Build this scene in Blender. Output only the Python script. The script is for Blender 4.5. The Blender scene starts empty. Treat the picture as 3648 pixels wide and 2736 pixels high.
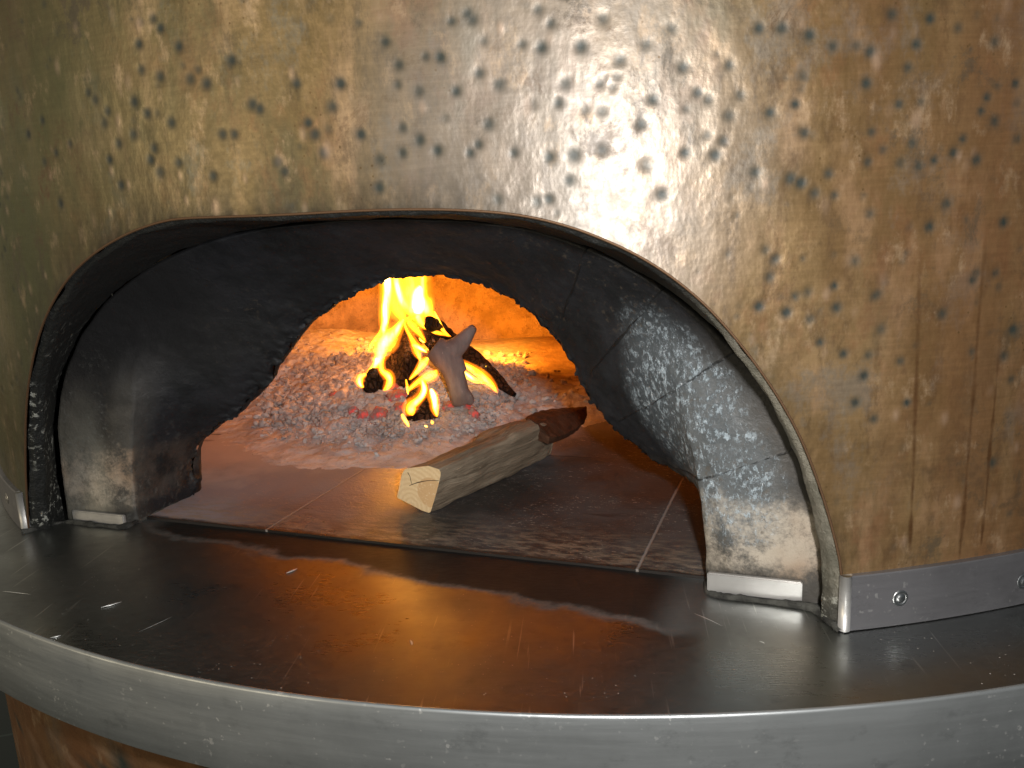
import bpy, bmesh, math, random
import numpy as np
from mathutils import Vector, Matrix
random.seed(7); RNG = np.random.default_rng(7)
S = bpy.context.scene
COL = S.collection

# ---------------------------------------------------------------- camera
CAM = Vector((0.0, -1.14658, 0.2515))
YAW, PITCH, ROLL, FPX, PW, PH = 0.0938, 0.2162, -0.0476, 3022.8, 3648, 2736
def basis():
    cy, sy, cp, sp = math.cos(YAW), math.sin(YAW), math.cos(PITCH), math.sin(PITCH)
    f = Vector((-sy*cp, cy*cp, -sp)); r = Vector((cy, sy, 0)); u = r.cross(f)
    cr, sr = math.cos(ROLL), math.sin(ROLL)
    return f, r*cr+u*sr, u*cr-r*sr
FW, RT, UP = basis()
cam = bpy.data.cameras.new('camera'); co = bpy.data.objects.new('camera', cam); COL.objects.link(co)
co.matrix_world = Matrix(((RT.x, UP.x, -FW.x, CAM.x), (RT.y, UP.y, -FW.y, CAM.y), (RT.z, UP.z, -FW.z, CAM.z), (0, 0, 0, 1)))
cam.sensor_width = 36; cam.lens = FPX/PW*36; cam.clip_start = .01; cam.clip_end = 50
S.camera = co
S.view_settings.view_transform = 'Standard'; S.view_settings.look = 'None'
S.view_settings.exposure = 0; S.view_settings.gamma = 1
try: S.view_settings.use_curve_mapping = False
except Exception: pass
S.cycles.use_denoising = True
S.cycles.max_bounces = 8; S.cycles.transparent_max_bounces = 24
S.cycles.sample_clamp_indirect = 6

# ---------------------------------------------------------------- surroundings light
W = bpy.data.worlds.new('World'); S.world = W; W.use_nodes = True
wn = W.node_tree; wn.nodes.clear()
wo = wn.nodes.new('ShaderNodeOutputWorld'); wb = wn.nodes.new('ShaderNodeBackground')
tc = wn.nodes.new('ShaderNodeTexCoord'); sx = wn.nodes.new('ShaderNodeSeparateXYZ')
rp = wn.nodes.new('ShaderNodeValToRGB'); ma = wn.nodes.new('ShaderNodeMath'); ma.operation = 'MULTIPLY_ADD'
ma.inputs[1].default_value = .5; ma.inputs[2].default_value = .5
wn.links.new(tc.outputs['Generated'], sx.inputs[0]); wn.links.new(sx.outputs['X'], ma.inputs[0]); wn.links.new(ma.outputs[0], rp.inputs[0])
e = rp.color_ramp.elements; e[0].position = .12; e[0].color = (.50, .42, .30, 1); e[1].position = .85; e[1].color = (.12, .14, .15, 1)
e2 = rp.color_ramp.elements.new(.42); e2.color = (.30, .36, .37, 1)
wn.links.new(rp.outputs[0], wb.inputs[0]); wb.inputs[1].default_value = .50; wn.links.new(wb.outputs[0], wo.inputs[0])
# camera flash: up and to the right of the lens
fl = bpy.data.lights.new('camera_flash', 'POINT'); fl.energy = 12.8; fl.color = (1, .96, .93); fl.shadow_soft_size = .012
fo = bpy.data.objects.new('camera_flash', fl); COL.objects.link(fo); fo.location = CAM + RT*.05 + UP*.026

# warm fill light added off to the left to give the rim a cream sheen
al = bpy.data.lights.new('warm_fill', 'AREA'); al.energy = 11; al.color = (1, .84, .58); al.shape = 'RECTANGLE'; al.size = .9; al.size_y = .7
ao = bpy.data.objects.new('warm_fill', al); COL.objects.link(ao); ao.location = (-2.0, -2.1, .25)
ao.rotation_euler = (Vector((-.3, -.6, 0))-ao.location).to_track_quat('-Z', 'Y').to_euler()

# ---------------------------------------------------------------- helpers
TH = math.radians(-15.2)                       # the oven mouth faces a little left of the lens
EV = Vector((math.cos(TH), math.sin(TH), 0)); NV = Vector((math.sin(TH), -math.cos(TH), 0))
R = .70
def ray(px, py): return (FW + RT*((px-PW/2)/FPX) - UP*((py-PH/2)/FPX))
def at(px, py, y):                             # point at world depth y seen at photo pixel
    d = ray(px, py); return CAM + d*((y-CAM.y)/d.y)
def on_floor(px, py, z=0):
    d = ray(px, py); return CAM + d*((z-CAM.z)/d.z)
def on_cyl(px, py, r=R):
    d = ray(px, py); a = d.x**2+d.y**2; b = CAM.x*d.x+CAM.y*d.y; c = CAM.x**2+CAM.y**2-r*r
    q = b*b-a*c
    if q < 0: return None
    P = CAM + d*((-b-math.sqrt(q))/a); return math.atan2(P.x, -P.y)*r, P.z
def link(o, parent=None):
    COL.objects.link(o)
    if parent: o.parent = parent
    return o
def tag(o, label=None, cat=None, group=None, kind=None):
    if label: o['label'] = label
    if cat: o['category'] = cat
    if group: o['group'] = group
    if kind: o['kind'] = kind
    return o
def empty(name, loc=(0, 0, 0), **k):
    o = bpy.data.objects.new(name, None); COL.objects.link(o); o.location = loc; o.empty_display_size = .05
    return tag(o, **k)
def mesh(name, verts, faces, mat, parent=None, smooth=True, uv=None, attrs=None, world_parent=None):
    me = bpy.data.meshes.new(name)
    verts = np.asarray(verts, dtype=np.float32)
    if isinstance(faces, np.ndarray) and faces.ndim == 2 and len(faces):
        me.vertices.add(len(verts)); me.vertices.foreach_set('co', verts.ravel())
        n, k = faces.shape
        me.loops.add(n*k); me.loops.foreach_set('vertex_index', faces.ravel().astype(np.int32))
        me.polygons.add(n); me.polygons.foreach_set('loop_start', np.arange(0, n*k, k, dtype=np.int32))
        me.polygons.foreach_set('loop_total', np.full(n, k, dtype=np.int32))
        me.update(calc_edges=True)
    else:
        me.from_pydata([tuple(map(float, v)) for v in verts], [], faces)
    me.validate()
    if uv is not None:
        l = me.uv_layers.new(name='UVMap'); vi = np.empty(len(me.loops), dtype=np.int32)
        me.loops.foreach_get('vertex_index', vi); l.data.foreach_set('uv', np.asarray(uv, dtype=np.float32)[vi].ravel())
    for nme, v in (attrs or {}).items():
        a = me.attributes.new(nme, 'FLOAT', 'POINT'); a.data.foreach_set('value', np.asarray(v, dtype=np.float32))
    if smooth: me.polygons.foreach_set('use_smooth', np.ones(len(me.polygons), dtype=bool))
    me.materials.append(mat)
    o = bpy.data.objects.new(name, me); link(o, parent)
    return o
def grid_faces(n, m, closed=False):
    i = np.arange(n-1)[:, None]; j = np.arange(m if closed else m-1)[None, :]; j2 = (j+1) % m
    a = i*m+j; b = i*m+j2; c = (i+1)*m+j2; d = (i+1)*m+j
    return np.stack([a, b, c, d], -1).reshape(-1, 4)
def hsh(ix, iy, iz, seed):
    h = (ix*374761393 + iy*668265263 + iz*2147483647 + seed*974634777) & 0xffffffff
    h = ((h ^ (h >> 13))*1274126177) & 0xffffffff
    return ((h ^ (h >> 16)) & 0xffff)/65535.
def vnoise(P, scale, seed=0):                  # value noise, P (n,3) -> 0..1
    P = np.asarray(P, dtype=np.float64)*scale; I = np.floor(P).astype(np.int64); F = P-I; F = F*F*(3-2*F)
    r = 0
    for dx in (0, 1):
        for dy in (0, 1):
            for dz in (0, 1):
                w = (F[:, 0] if dx else 1-F[:, 0])*(F[:, 1] if dy else 1-F[:, 1])*(F[:, 2] if dz else 1-F[:, 2])
                r = r+w*hsh(I[:, 0]+dx, I[:, 1]+dy, I[:, 2]+dz, seed)
    return r
def fbm(P, scale, seed=0, o=4):
    r = 0; a = .5
    for k in range(o): r = r+a*vnoise(P, scale*2**k, seed+k); a *= .5
    return r/(1-.5**o)
def pinterp(pts, n):                           # resample a polyline evenly, lightly smoothed
    p = np.array(pts, float)
    for _ in range(3):
        q = [p[0]]
        for a, b in zip(p[:-1], p[1:]): q += [a*.75+b*.25, a*.25+b*.75]
        q.append(p[-1]); p = np.array(q)
    L = np.r_[0, np.cumsum(np.linalg.norm(np.diff(p, axis=0), axis=1))]
    t = np.linspace(0, L[-1], n)
    return np.stack([np.interp(t, L, p[:, k]) for k in range(p.shape[1])], 1)

# node helpers
class NT:
    def __init__(s, name):
        s.m = bpy.data.materials.new(name); s.m.use_nodes = True; s.t = s.m.node_tree; s.t.nodes.clear()
        s.out = s.n('ShaderNodeOutputMaterial')
    def n(s, t, **k):
        o = s.t.nodes.new(t)
        for a, b in k.items(): setattr(o, a, b)
        return o
    def l(s, a, b): s.t.links.new(a, b)
    def set(s, sock, v):
        if hasattr(v, 'links') or isinstance(v, bpy.types.NodeSocket): s.l(v, sock)
        else: sock.default_value = v
    def coord(s, kind='Object'):
        if kind == 'UV':
            return s.n('ShaderNodeUVMap').outputs[0]
        return s.n('ShaderNodeTexCoord').outputs[kind]
    def map(s, v, sc=(1, 1, 1), loc=(0, 0, 0), rot=(0, 0, 0)):
        m = s.n('ShaderNodeMapping'); s.l(v, m.inputs[0]); m.inputs['Scale'].default_value = sc; m.inputs['Location'].default_value = loc; m.inputs['Rotation'].default_value = rot
        return m.outputs[0]
    def noise(s, v, scale, detail=4, rough=.55, dist=0):
        m = s.n('ShaderNodeTexNoise'); s.l(v, m.inputs['Vector']); m.inputs['Scale'].default_value = scale
        m.inputs['Detail'].default_value = detail; m.inputs['Roughness'].default_value = rough; m.inputs['Distortion'].default_value = dist
        return m.outputs['Fac']
    def vor(s, v, scale, feature='F1', out='Distance', rnd=1):
        m = s.n('ShaderNodeTexVoronoi', feature=feature); s.l(v, m.inputs['Vector']); m.inputs['Scale'].default_value = scale; m.inputs['Randomness'].default_value = rnd
        return m.outputs[out]
    def rng(s, v, a, b, c=0., d=1., smooth=True):
        m = s.n('ShaderNodeMapRange', interpolation_type='SMOOTHSTEP' if smooth else 'LINEAR'); s.set(m.inputs[0], v)
        for i, x in zip((1, 2, 3, 4), (a, b, c, d)): m.inputs[i].default_value = x
        return m.outputs[0]
    def math(s, op, a, b=0., c=0., clamp=False):
        m = s.n('ShaderNodeMath', operation=op, use_clamp=clamp)
        for i, x in enumerate((a, b, c)): s.set(m.inputs[i], x)
        return m.outputs[0]
    def mix(s, f, a, b):
        m = s.n('ShaderNodeMix', data_type='RGBA'); s.set(m.inputs[0], f)
        s.set(m.inputs[6], a if not isinstance(a, tuple) else (*a[:3], 1)); s.set(m.inputs[7], b if not isinstance(b, tuple) else (*b[:3], 1))
        return m.outputs[2]
    def xyz(s, v):
        m = s.n('ShaderNodeSeparateXYZ'); s.l(v, m.inputs[0]); return m.outputs
    def attr(s, name): return s.n('ShaderNodeAttribute', attribute_name=name).outputs['Fac']
    def bump(s, h, strength=.5, dist=.001, nrm=None):
        m = s.n('ShaderNodeBump'); s.l(h, m.inputs['Height']); m.inputs['Strength'].default_value = strength; m.inputs['Distance'].default_value = dist
        if nrm is not None: s.l(nrm, m.inputs['Normal'])
        return m.outputs[0]
    def bsdf(s, color, rough=.5, metal=0., spec=.5, normal=None, emit=None, es=0., aniso=None):
        b = s.n('ShaderNodeBsdfPrincipled')
        s.set(b.inputs['Base Color'], (*color[:3], 1) if isinstance(color, tuple) else color)
        s.set(b.inputs['Roughness'], rough); s.set(b.inputs['Metallic'], metal); s.set(b.inputs['Specular IOR Level'], spec)
        if normal is not None: s.l(normal, b.inputs['Normal'])
        if emit is not None: s.set(b.inputs['Emission Color'], (*emit[:3], 1) if isinstance(emit, tuple) else emit); s.set(b.inputs['Emission Strength'], es)
        if aniso is not None: b.inputs['Anisotropic'].default_value = aniso
        s.l(b.outputs[0], s.out.inputs[0]); return s.m

# ---------------------------------------------------------------- materials
def mat_copper(name='hammered_copper'):
    m = NT(name); uv = m.coord('UV'); X = m.xyz(uv)
    streak = m.noise(m.map(uv, (1, .34, 1)), 34, 6, .62)
    streak2 = m.noise(m.map(uv, (1, .42, 1)), 75, 6, .72)
    patch = m.noise(m.map(uv, (1, .7, 1)), 7.5, 7, .78)
    patch2 = m.noise(m.map(uv, (1, .5, 1), (3, 7, 0)), 11, 5, .6)
    fine = m.noise(uv, 260, 4, .6)
    c = m.mix(m.rng(patch, .38, .62), (.17, .115, .046), (.32, .215, .10))
    c = m.mix(m.rng(patch2, .50, .72), c, (.135, .12, .065))
    c = m.mix(m.rng(streak, .50, .68, 0, .8), c, (.46, .30, .165))
    c = m.mix(m.rng(streak2, .50, .66, 0, .6), c, (.085, .06, .03))
    c = m.mix(m.rng(m.noise(m.map(uv, (1, .6, 1), (11, 4, 0)), 21, 6, .72), .50, .66, 0, .45), c, (.27, .12, .055))
    c = m.mix(m.rng(m.noise(m.map(uv, (1, .7, 1), (5, 14, 0)), 16, 6, .74), .52, .66, 0, .65), c, (.21, .20, .165))
    # greenish tarnish on the left side, redder copper on the right
    left = m.rng(X[0], -.18, -.42)
    c = m.mix(m.math('MULTIPLY', left, m.rng(patch2, .34, .62)), c, (.085, .078, .026))
    dx = m.math('DIVIDE', m.math('ADD', X[0], .49), .085); dy = m.math('DIVIDE', m.math('ADD', X[1], -.325), .075)
    dd = m.math('ADD', m.math('ADD', m.math('MULTIPLY', dx, dx), m.math('MULTIPLY', dy, dy)), m.math('MULTIPLY', m.noise(uv, 30, 4), 1.3))
    green = m.rng(dd, 2.0, .7)
    c = m.mix(m.math('MULTIPLY', green, m.rng(m.noise(m.map(uv, (1, .4, 1)), 70, 5, .7), .38, .62)), c, (.27, .32, .19))
    c = m.mix(m.math('MULTIPLY', m.rng(X[0], -.08, -.40), m.rng(patch, .3, .6, .25, .7)), c, (.12, .13, .062))
    c = m.mix(m.math('MULTIPLY', m.rng(X[0], -.02, .30), m.rng(m.noise(m.map(uv, (1, .25, 1)), 16, 4), .30, .62, .25, .85)), c, (.22, .105, .045))
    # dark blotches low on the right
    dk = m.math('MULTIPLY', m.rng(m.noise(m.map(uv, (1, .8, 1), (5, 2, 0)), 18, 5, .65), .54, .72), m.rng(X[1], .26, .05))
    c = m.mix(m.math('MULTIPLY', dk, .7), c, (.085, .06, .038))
    tl = m.math('MULTIPLY', m.rng(X[0], -.22, -.52), m.rng(X[1], .30, .43)); c = m.mix(m.math('MULTIPLY', tl, .85), c, (.085, .040, .015))  # top-left corner darkened in the colour to follow flash falloff
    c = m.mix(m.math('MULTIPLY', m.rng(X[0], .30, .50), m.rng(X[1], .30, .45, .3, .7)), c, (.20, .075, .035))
    # pale zone by the arch crown: flash highlight painted into the colour
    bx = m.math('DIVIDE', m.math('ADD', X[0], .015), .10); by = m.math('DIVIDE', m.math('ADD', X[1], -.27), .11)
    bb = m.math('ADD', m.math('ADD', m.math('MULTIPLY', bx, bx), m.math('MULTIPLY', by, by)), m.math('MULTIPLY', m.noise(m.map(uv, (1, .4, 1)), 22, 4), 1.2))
    flash_sheen = m.rng(bb, 2.4, .6)
    c = m.mix(m.math('MULTIPLY', flash_sheen, .75), c, (.26, .23, .20))
    blot = m.math('MULTIPLY', m.rng(m.noise(m.map(uv, (1, .75, 1), (8, 3, 0)), 34, 7, .78, .4), .52, .64), m.rng(m.noise(m.map(uv, (1, .6, 1), (1, 6, 0)), 7, 3), .38, .62, .15, .85))
    c = m.mix(blot, c, m.mix(m.rng(m.noise(uv, 12, 3), .4, .6), (.075, .062, .042), (.13, .075, .035)))
    pal = m.math('MULTIPLY', m.rng(m.noise(m.map(uv, (1, .55, 1), (2, 9, 0)), 48, 6, .72), .54, .72), .5)
    c = m.mix(pal, c, (.56, .40, .25))
    brush = m.rng(m.noise(m.map(uv, (.06, 1, 1)), 420, 3, .7), .35, .7, .94, 1.06)
    hs = m.n('ShaderNodeHueSaturation'); m.l(c, hs.inputs['Color']); m.l(brush, hs.inputs['Value']); c = hs.outputs[0]
    # small tarnish specks
    sp = m.vor(uv, 190); c = m.mix(m.math('MULTIPLY', m.rng(sp, .16, .08), m.rng(m.noise(uv, 9, 3), .52, .62, 0, .8)), c, (.12, .07, .025))
    so = m.math('MULTIPLY', m.math('MULTIPLY', m.attr('near_edge'), m.rng(X[0], .06, -.10, .25, 1)), m.rng(m.noise(m.map(uv, (1, .5, 1)), 40, 5, .7), .35, .60, .35, 1))
    c = m.mix(m.math('MULTIPLY', so, .85), c, (.035, .028, .018))
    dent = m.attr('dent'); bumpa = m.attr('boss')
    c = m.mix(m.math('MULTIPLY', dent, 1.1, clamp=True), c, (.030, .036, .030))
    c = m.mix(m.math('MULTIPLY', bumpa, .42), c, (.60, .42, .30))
    # drips of grease running down the right side
    wob = m.math('MULTIPLY', m.math('SUBTRACT', m.noise(uv, 9, 2), .5), .0028)
    drips = None
    for (u0, u1, v0, v1, wd) in DRIPS:
        # line u = u0 + (v - v0)*slope
        sl = (u1-u0)/(v1-v0)
        d = m.math('SUBTRACT', m.math('SUBTRACT', X[0], u0), m.math('MULTIPLY', m.math('SUBTRACT', X[1], v0), sl))
        d = m.math('ABSOLUTE', m.math('ADD', d, wob))
        k = m.math('MULTIPLY', m.rng(m.math('ADD', d, m.math('MULTIPLY', m.math('SUBTRACT', m.noise(uv, 45, 4), .5), .004)), wd*1.5, 0), m.math('MULTIPLY', m.rng(X[1], v1+.03, v1-.02), m.rng(X[1], v0-.006, v0+.004)))
        drips = k if drips is None else m.math('MAXIMUM', drips, k)
    drips = m.math('MULTIPLY', drips, m.math('MULTIPLY', m.rng(m.noise(uv, 60, 3), .3, .6, .35, .85), m.rng(X[1], .30, .05, .30, .95)))
    c = m.mix(drips, c, (.085, .035, .012))
    rough = m.math('ADD', m.rng(patch2, .3, .7, .35, .46), m.rng(fine, .3, .7, -.03, .05))
    rough = m.math('ADD', rough, m.math('MULTIPLY', dent, .12)); rough = m.math('SUBTRACT', rough, m.math('MULTIPLY', flash_sheen, .04))
    h = m.math('ADD', m.math('MULTIPLY', fine, .25), m.math('MULTIPLY', streak, .5))
    h = m.math('ADD', h, m.math('MULTIPLY', m.noise(m.map(uv, (1, .6, 1)), 70, 3), 1.6))
    m.bsdf(c, rough, m.math('SUBTRACT', m.rng(blot, 0, 1, .44, .28), m.math('MAXIMUM', m.math('MULTIPLY', dent, .3), m.math('MULTIPLY', flash_sheen, .20))), .5, m.bump(h, .3, .0016))
    return m.m
DRIPS = []
for (a, b, w) in (((3241, 1982), (3278, 930), .0013), ((3420, 1975), (3507, 900), .0013), ((3497, 1934), (3560, 1250), .001), ((2035, 430), (2045, 160), .0016)):
    (u0, v0), (u1, v1) = on_cyl(*a), on_cyl(*b); DRIPS.append((u0, u1, v0, v1, w))
M_copper = mat_copper()

def mat_steel(name, color=(.42, .43, .42), rough=.28, scratch=.35, stain=False, bdir=(1, 1, 1), mtl=1., dusty=1.):
    m = NT(name); v = m.coord('Object')
    br = m.noise(m.map(v, bdir), 90, 4, .65)
    cl = m.noise(v, 9, 5, .6); fn = m.noise(v, 500, 2)
    c = m.mix(m.rng(cl, .35, .7), color, tuple(x*.62 for x in color)); c = m.mix(m.rng(m.noise(m.map(v, (1, 1, 1.5), (6, 3, 1)), 38, 5, .7), .55, .72, 0, .45), c, tuple(x*.45 for x in color))
    rg = m.math('ADD', m.rng(cl, .3, .7, rough-.05, rough+.10), m.rng(br, .3, .7, -.03, .05))
    h = m.math('ADD', m.math('MULTIPLY', br, .6), m.math('MULTIPLY', m.noise(v, 22, 3), 1.6))
    # scratches of several directions
    sc = None
    for k, a in enumerate((.3, 1.1, 1.9, 2.6)):
        q = m.map(v, (1, .035, 1), (k*3.1, k, 0), (0, 0, a))
        s_ = m.rng(m.noise(q, 240, 2, .5), .665, .72)
        s_ = m.math('MULTIPLY', s_, m.rng(m.noise(m.map(v, (1, 1, 1), (k, 9, 0)), 14, 2), .50, .66))
        sc = s_ if sc is None else m.math('MAXIMUM', sc, s_)
    c = m.mix(m.math('MULTIPLY', sc, scratch), c, (.85, .84, .8))
    rg = m.math('ADD', rg, m.math('MULTIPLY', sc, .1))
    # crumbs / dust specks
    dv = m.vor(v, 260); dn = m.rng(m.noise(v, 7, 3), .36, .62)
    dust = m.math('MULTIPLY', m.rng(dv, .13, .06), m.math('MULTIPLY', dn, m.rng(m.noise(v, 130, 2), .42, .58, 0, dusty)))
    metal = m.math('SUBTRACT', mtl, m.math('MULTIPLY', dust, .9*mtl))
    c = m.mix(dust, c, (.62, .58, .52))
    if stain:                                      # baked-on grease spreading out of the mouth (object x,y are world)
        X = m.xyz(v)
        s_ = m.math('ADD', m.math('MULTIPLY', X[0], EV.x), m.math('MULTIPLY', X[1], EV.y))
        w_ = m.math('ADD', m.math('MULTIPLY', X[0], NV.x), m.math('MULTIPLY', X[1], NV.y))
        edge = m.math('ADD', m.math('ADD', w_, m.math('MULTIPLY', s_, -.13)), m.math('MULTIPLY', m.math('SUBTRACT', m.noise(m.map(v, (1, 1, 1), (2, 2, 0)), 16, 5, .6), .5), .055))
        st = m.math('MULTIPLY', m.rng(edge, .632, .616), m.rng(m.math('ABSOLUTE', m.math('SUBTRACT', s_, -.0)), .26, .20))
        c = m.mix(m.math('MULTIPLY', st, .96), c, (.008, .007, .006)); metal = m.math('MULTIPLY', metal, m.rng(st, 0, 1, 1, .25))
        rg = m.math('ADD', m.math('MULTIPLY', rg, m.rng(st, 0, 1, 1, 1.3)), 0)
        h = m.math('ADD', h, m.math('MULTIPLY', m.math('MULTIPLY', st, m.noise(v, 320, 4, .7)), 1.0))
    m.bsdf(c, rg, metal, .5 if not stain else m.rng(st, 0, 1, .5, .12), m.bump(h, .09, .0012))
    return m.m
M_shelf = mat_steel('worn_steel_top', (.36, .375, .365), .31, .5, True, (1, 6, 1))
M_rim = mat_steel('worn_steel_rim', (.44, .465, .47), .38, .3, False, (.2, .2, 3), .74, 0.)
M_band = mat_steel('brushed_steel_band', (.30, .295, .31), .38, .25, False, (.3, .3, 6), .72, .1)
M_strip = mat_steel('pale_steel_strip', (.60, .59, .57), .42, .1, False, (.3, 1, 8), .6, 0.)
M_screw = NT('screw_steel').bsdf((.6, .6, .6), .3, 1.)

def mat_arch():                                    # sooty fired-brick arch, object space x=along mouth, y=-depth, z=up
    m = NT('sooty_arch_brick'); v = m.coord('Object'); X = m.xyz(v)
    n1 = m.noise(v, 22, 6, .65); n2 = m.noise(v, 90, 5, .7); n3 = m.noise(v, 400, 3, .7); n4 = m.noise(v, 9, 4, .55)
    c = m.mix(m.rng(n1, .35, .7), (.006, .007, .0085), (.015, .016, .020))
    # face bricks brownish grey near the outer edge
    depth = m.math('MULTIPLY', X[1], -1)
    ax = m.math('ABSOLUTE', X[0])
    outer = m.math('MULTIPLY', m.attr('outer'), m.rng(m.math('ADD', X[2], m.math('MULTIPLY', n4, .08)), .24, .10))
    c = m.mix(m.math('MULTIPLY', outer, m.rng(n1, .3, .65, .35, .95)), c, (.085, .078, .066))
    # bare, pale brick near the foot of the jambs
    foot = m.math('ADD', X[2], m.math('MULTIPLY', m.math('SUBTRACT', n2, .5), .035))
    fm = m.math('MULTIPLY', m.rng(foot, .070, .054), m.rng(foot, .010, .026))
    fm = m.math('MULTIPLY', fm, m.rng(m.math('ADD', n1, m.math('MULTIPLY', n3, .25)), .50, .70, .04, 1))
    fm = m.math('MULTIPLY', fm, m.rng(X[1], -.584, -.592, .14, 1))
    lit_patch = m.math('MULTIPLY', m.math('MULTIPLY', m.rng(X[1], -.588, -.593), m.rng(m.math('ADD', X[0], m.math('MULTIPLY', n4, .02)), -.235, -.252)), m.rng(m.math('ADD', X[2], m.math('MULTIPLY', n2, .05)), .150, .085))  # pale patch on the left face: lit area between shadows, painted in
    c = m.mix(m.math('MULTIPLY', lit_patch, m.rng(n2, .3, .6, .5, .9)), c, (.20, .19, .155))
    c = m.mix(fm, c, m.mix(m.rng(n4, .4, .6), (.30, .21, .14), (.42, .37, .30)))
    # glossy blue-grey creosote on the right haunch and a little elsewhere
    dx = m.math('DIVIDE', m.math('SUBTRACT', X[0], m.math('MULTIPLY_ADD', X[2], -.45, .275)), .036); dz = m.math('DIVIDE', m.math('SUBTRACT', X[2], .105), .060)
    dd = m.math('ADD', m.math('MULTIPLY', dx, dx), m.math('MULTIPLY', dz, dz))
    dd = m.math('ADD', dd, m.math('MULTIPLY', m.math('SUBTRACT', n1, .5), 2.0))
    cz = m.rng(dd, 1.9, .5)
    spk = m.rng(m.noise(m.map(v, (1, 1, .6)), 330, 5, .75), .46, .62)
    spk = m.math('MULTIPLY', spk, m.rng(m.noise(v, 110, 6, .75), .36, .60, .15, 1)); tiny = m.rng(m.noise(v, 900, 2, .6), .60, .68)
    c = m.mix(m.math('MULTIPLY', cz, m.rng(spk, 0, 1, .14, .8)), c, (.46, .56, .63)); c = m.mix(m.math('MULTIPLY', m.math('MULTIPLY', cz, spk), tiny), c, (.75, .80, .84))
    lf = m.math('MULTIPLY', m.rng(X[0], -.19, -.27), m.rng(m.noise(v, 200, 5, .75), .54, .62)); lf = m.math('MULTIPLY', lf, m.rng(m.noise(v, 25, 4), .45, .6))
    c = m.mix(m.math('MULTIPLY', lf, .6), c, (.16, .16, .145))
    # fine brownish crust specks everywhere
    br = m.math('MULTIPLY', m.rng(m.noise(m.map(v, (1, 1, 1), (3, 1, 4)), 180, 5, .75), .56, .64), m.rng(n4, .45, .62))
    c = m.mix(m.math('MULTIPLY', br, .5), c, (.09, .07, .05))
    blk = m.math('MULTIPLY', m.rng(m.math('ADD', X[0], m.math('MULTIPLY', n4, .06)), -.08, -.15), m.rng(m.math('ADD', X[2], m.math('MULTIPLY', n4, .05)), .13, .18))  # upper left blackened: the copper edge's shadow painted over sooty brick
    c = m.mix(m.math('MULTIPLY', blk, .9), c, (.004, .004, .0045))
    # joints between arch bricks
    j = m.attr('joint')
    jm = m.math('MULTIPLY', m.rng(m.math('ADD', j, m.math('MULTIPLY', m.math('SUBTRACT', n1, .56), 2.2)), .30, .75), .8)
    c = m.mix(jm, c, (.004, .004, .004))
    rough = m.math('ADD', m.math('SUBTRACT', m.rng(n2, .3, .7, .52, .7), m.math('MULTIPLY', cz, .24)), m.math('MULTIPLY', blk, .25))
    h = m.math('ADD', m.math('MULTIPLY', n2, 1.2), m.math('MULTIPLY', n3, .5)); h = m.math('ADD', h, m.math('MULTIPLY', m.math('MULTIPLY', cz, spk), 1.0)); h = m.math('SUBTRACT', h, m.math('MULTIPLY', jm, 1.5))
    m.bsdf(c, rough, 0., .5, m.bump(h, .5, .0015)); return m.m
M_arch = mat_arch()
def mat_lip():
    m = NT('cement_render'); v = m.coord('Object'); X = m.xyz(v)
    n1 = m.noise(v, 40, 6, .7); n2 = m.noise(v, 260, 4, .7)
    c = m.mix(m.rng(n1, .35, .65), (.11, .105, .08), (.215, .20, .16))
    # sooty left side and feet, plus shade painted in at the crown
    soot_shade = m.math('MAXIMUM', m.rng(X[0], -.02, -.12), m.rng(m.math('ADD', X[2], m.math('MULTIPLY', n1, .05)), .17, .235))
    soot_shade = m.math('MAXIMUM', soot_shade, m.math('MULTIPLY', m.rng(m.math('ADD', X[2], m.math('MULTIPLY', n1, .03)), .05, .02), .8))
    spk = m.math('MULTIPLY', m.rng(m.noise(v, 170, 5, .75), .54, .6), m.rng(m.noise(v, 30, 4), .42, .6))
    spk = m.math('MULTIPLY', spk, m.rng(X[2], .21, .10))
    c2 = m.mix(spk, (.014, .015, .014), (.38, .39, .35))
    c = m.mix(soot_shade, c, c2)
    h = m.math('ADD', n1, m.math('MULTIPLY', n2, .6))
    m.bsdf(c, .6, 0., .4, m.bump(h, .9, .003)); return m.m
M_lip = mat_lip()
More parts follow.
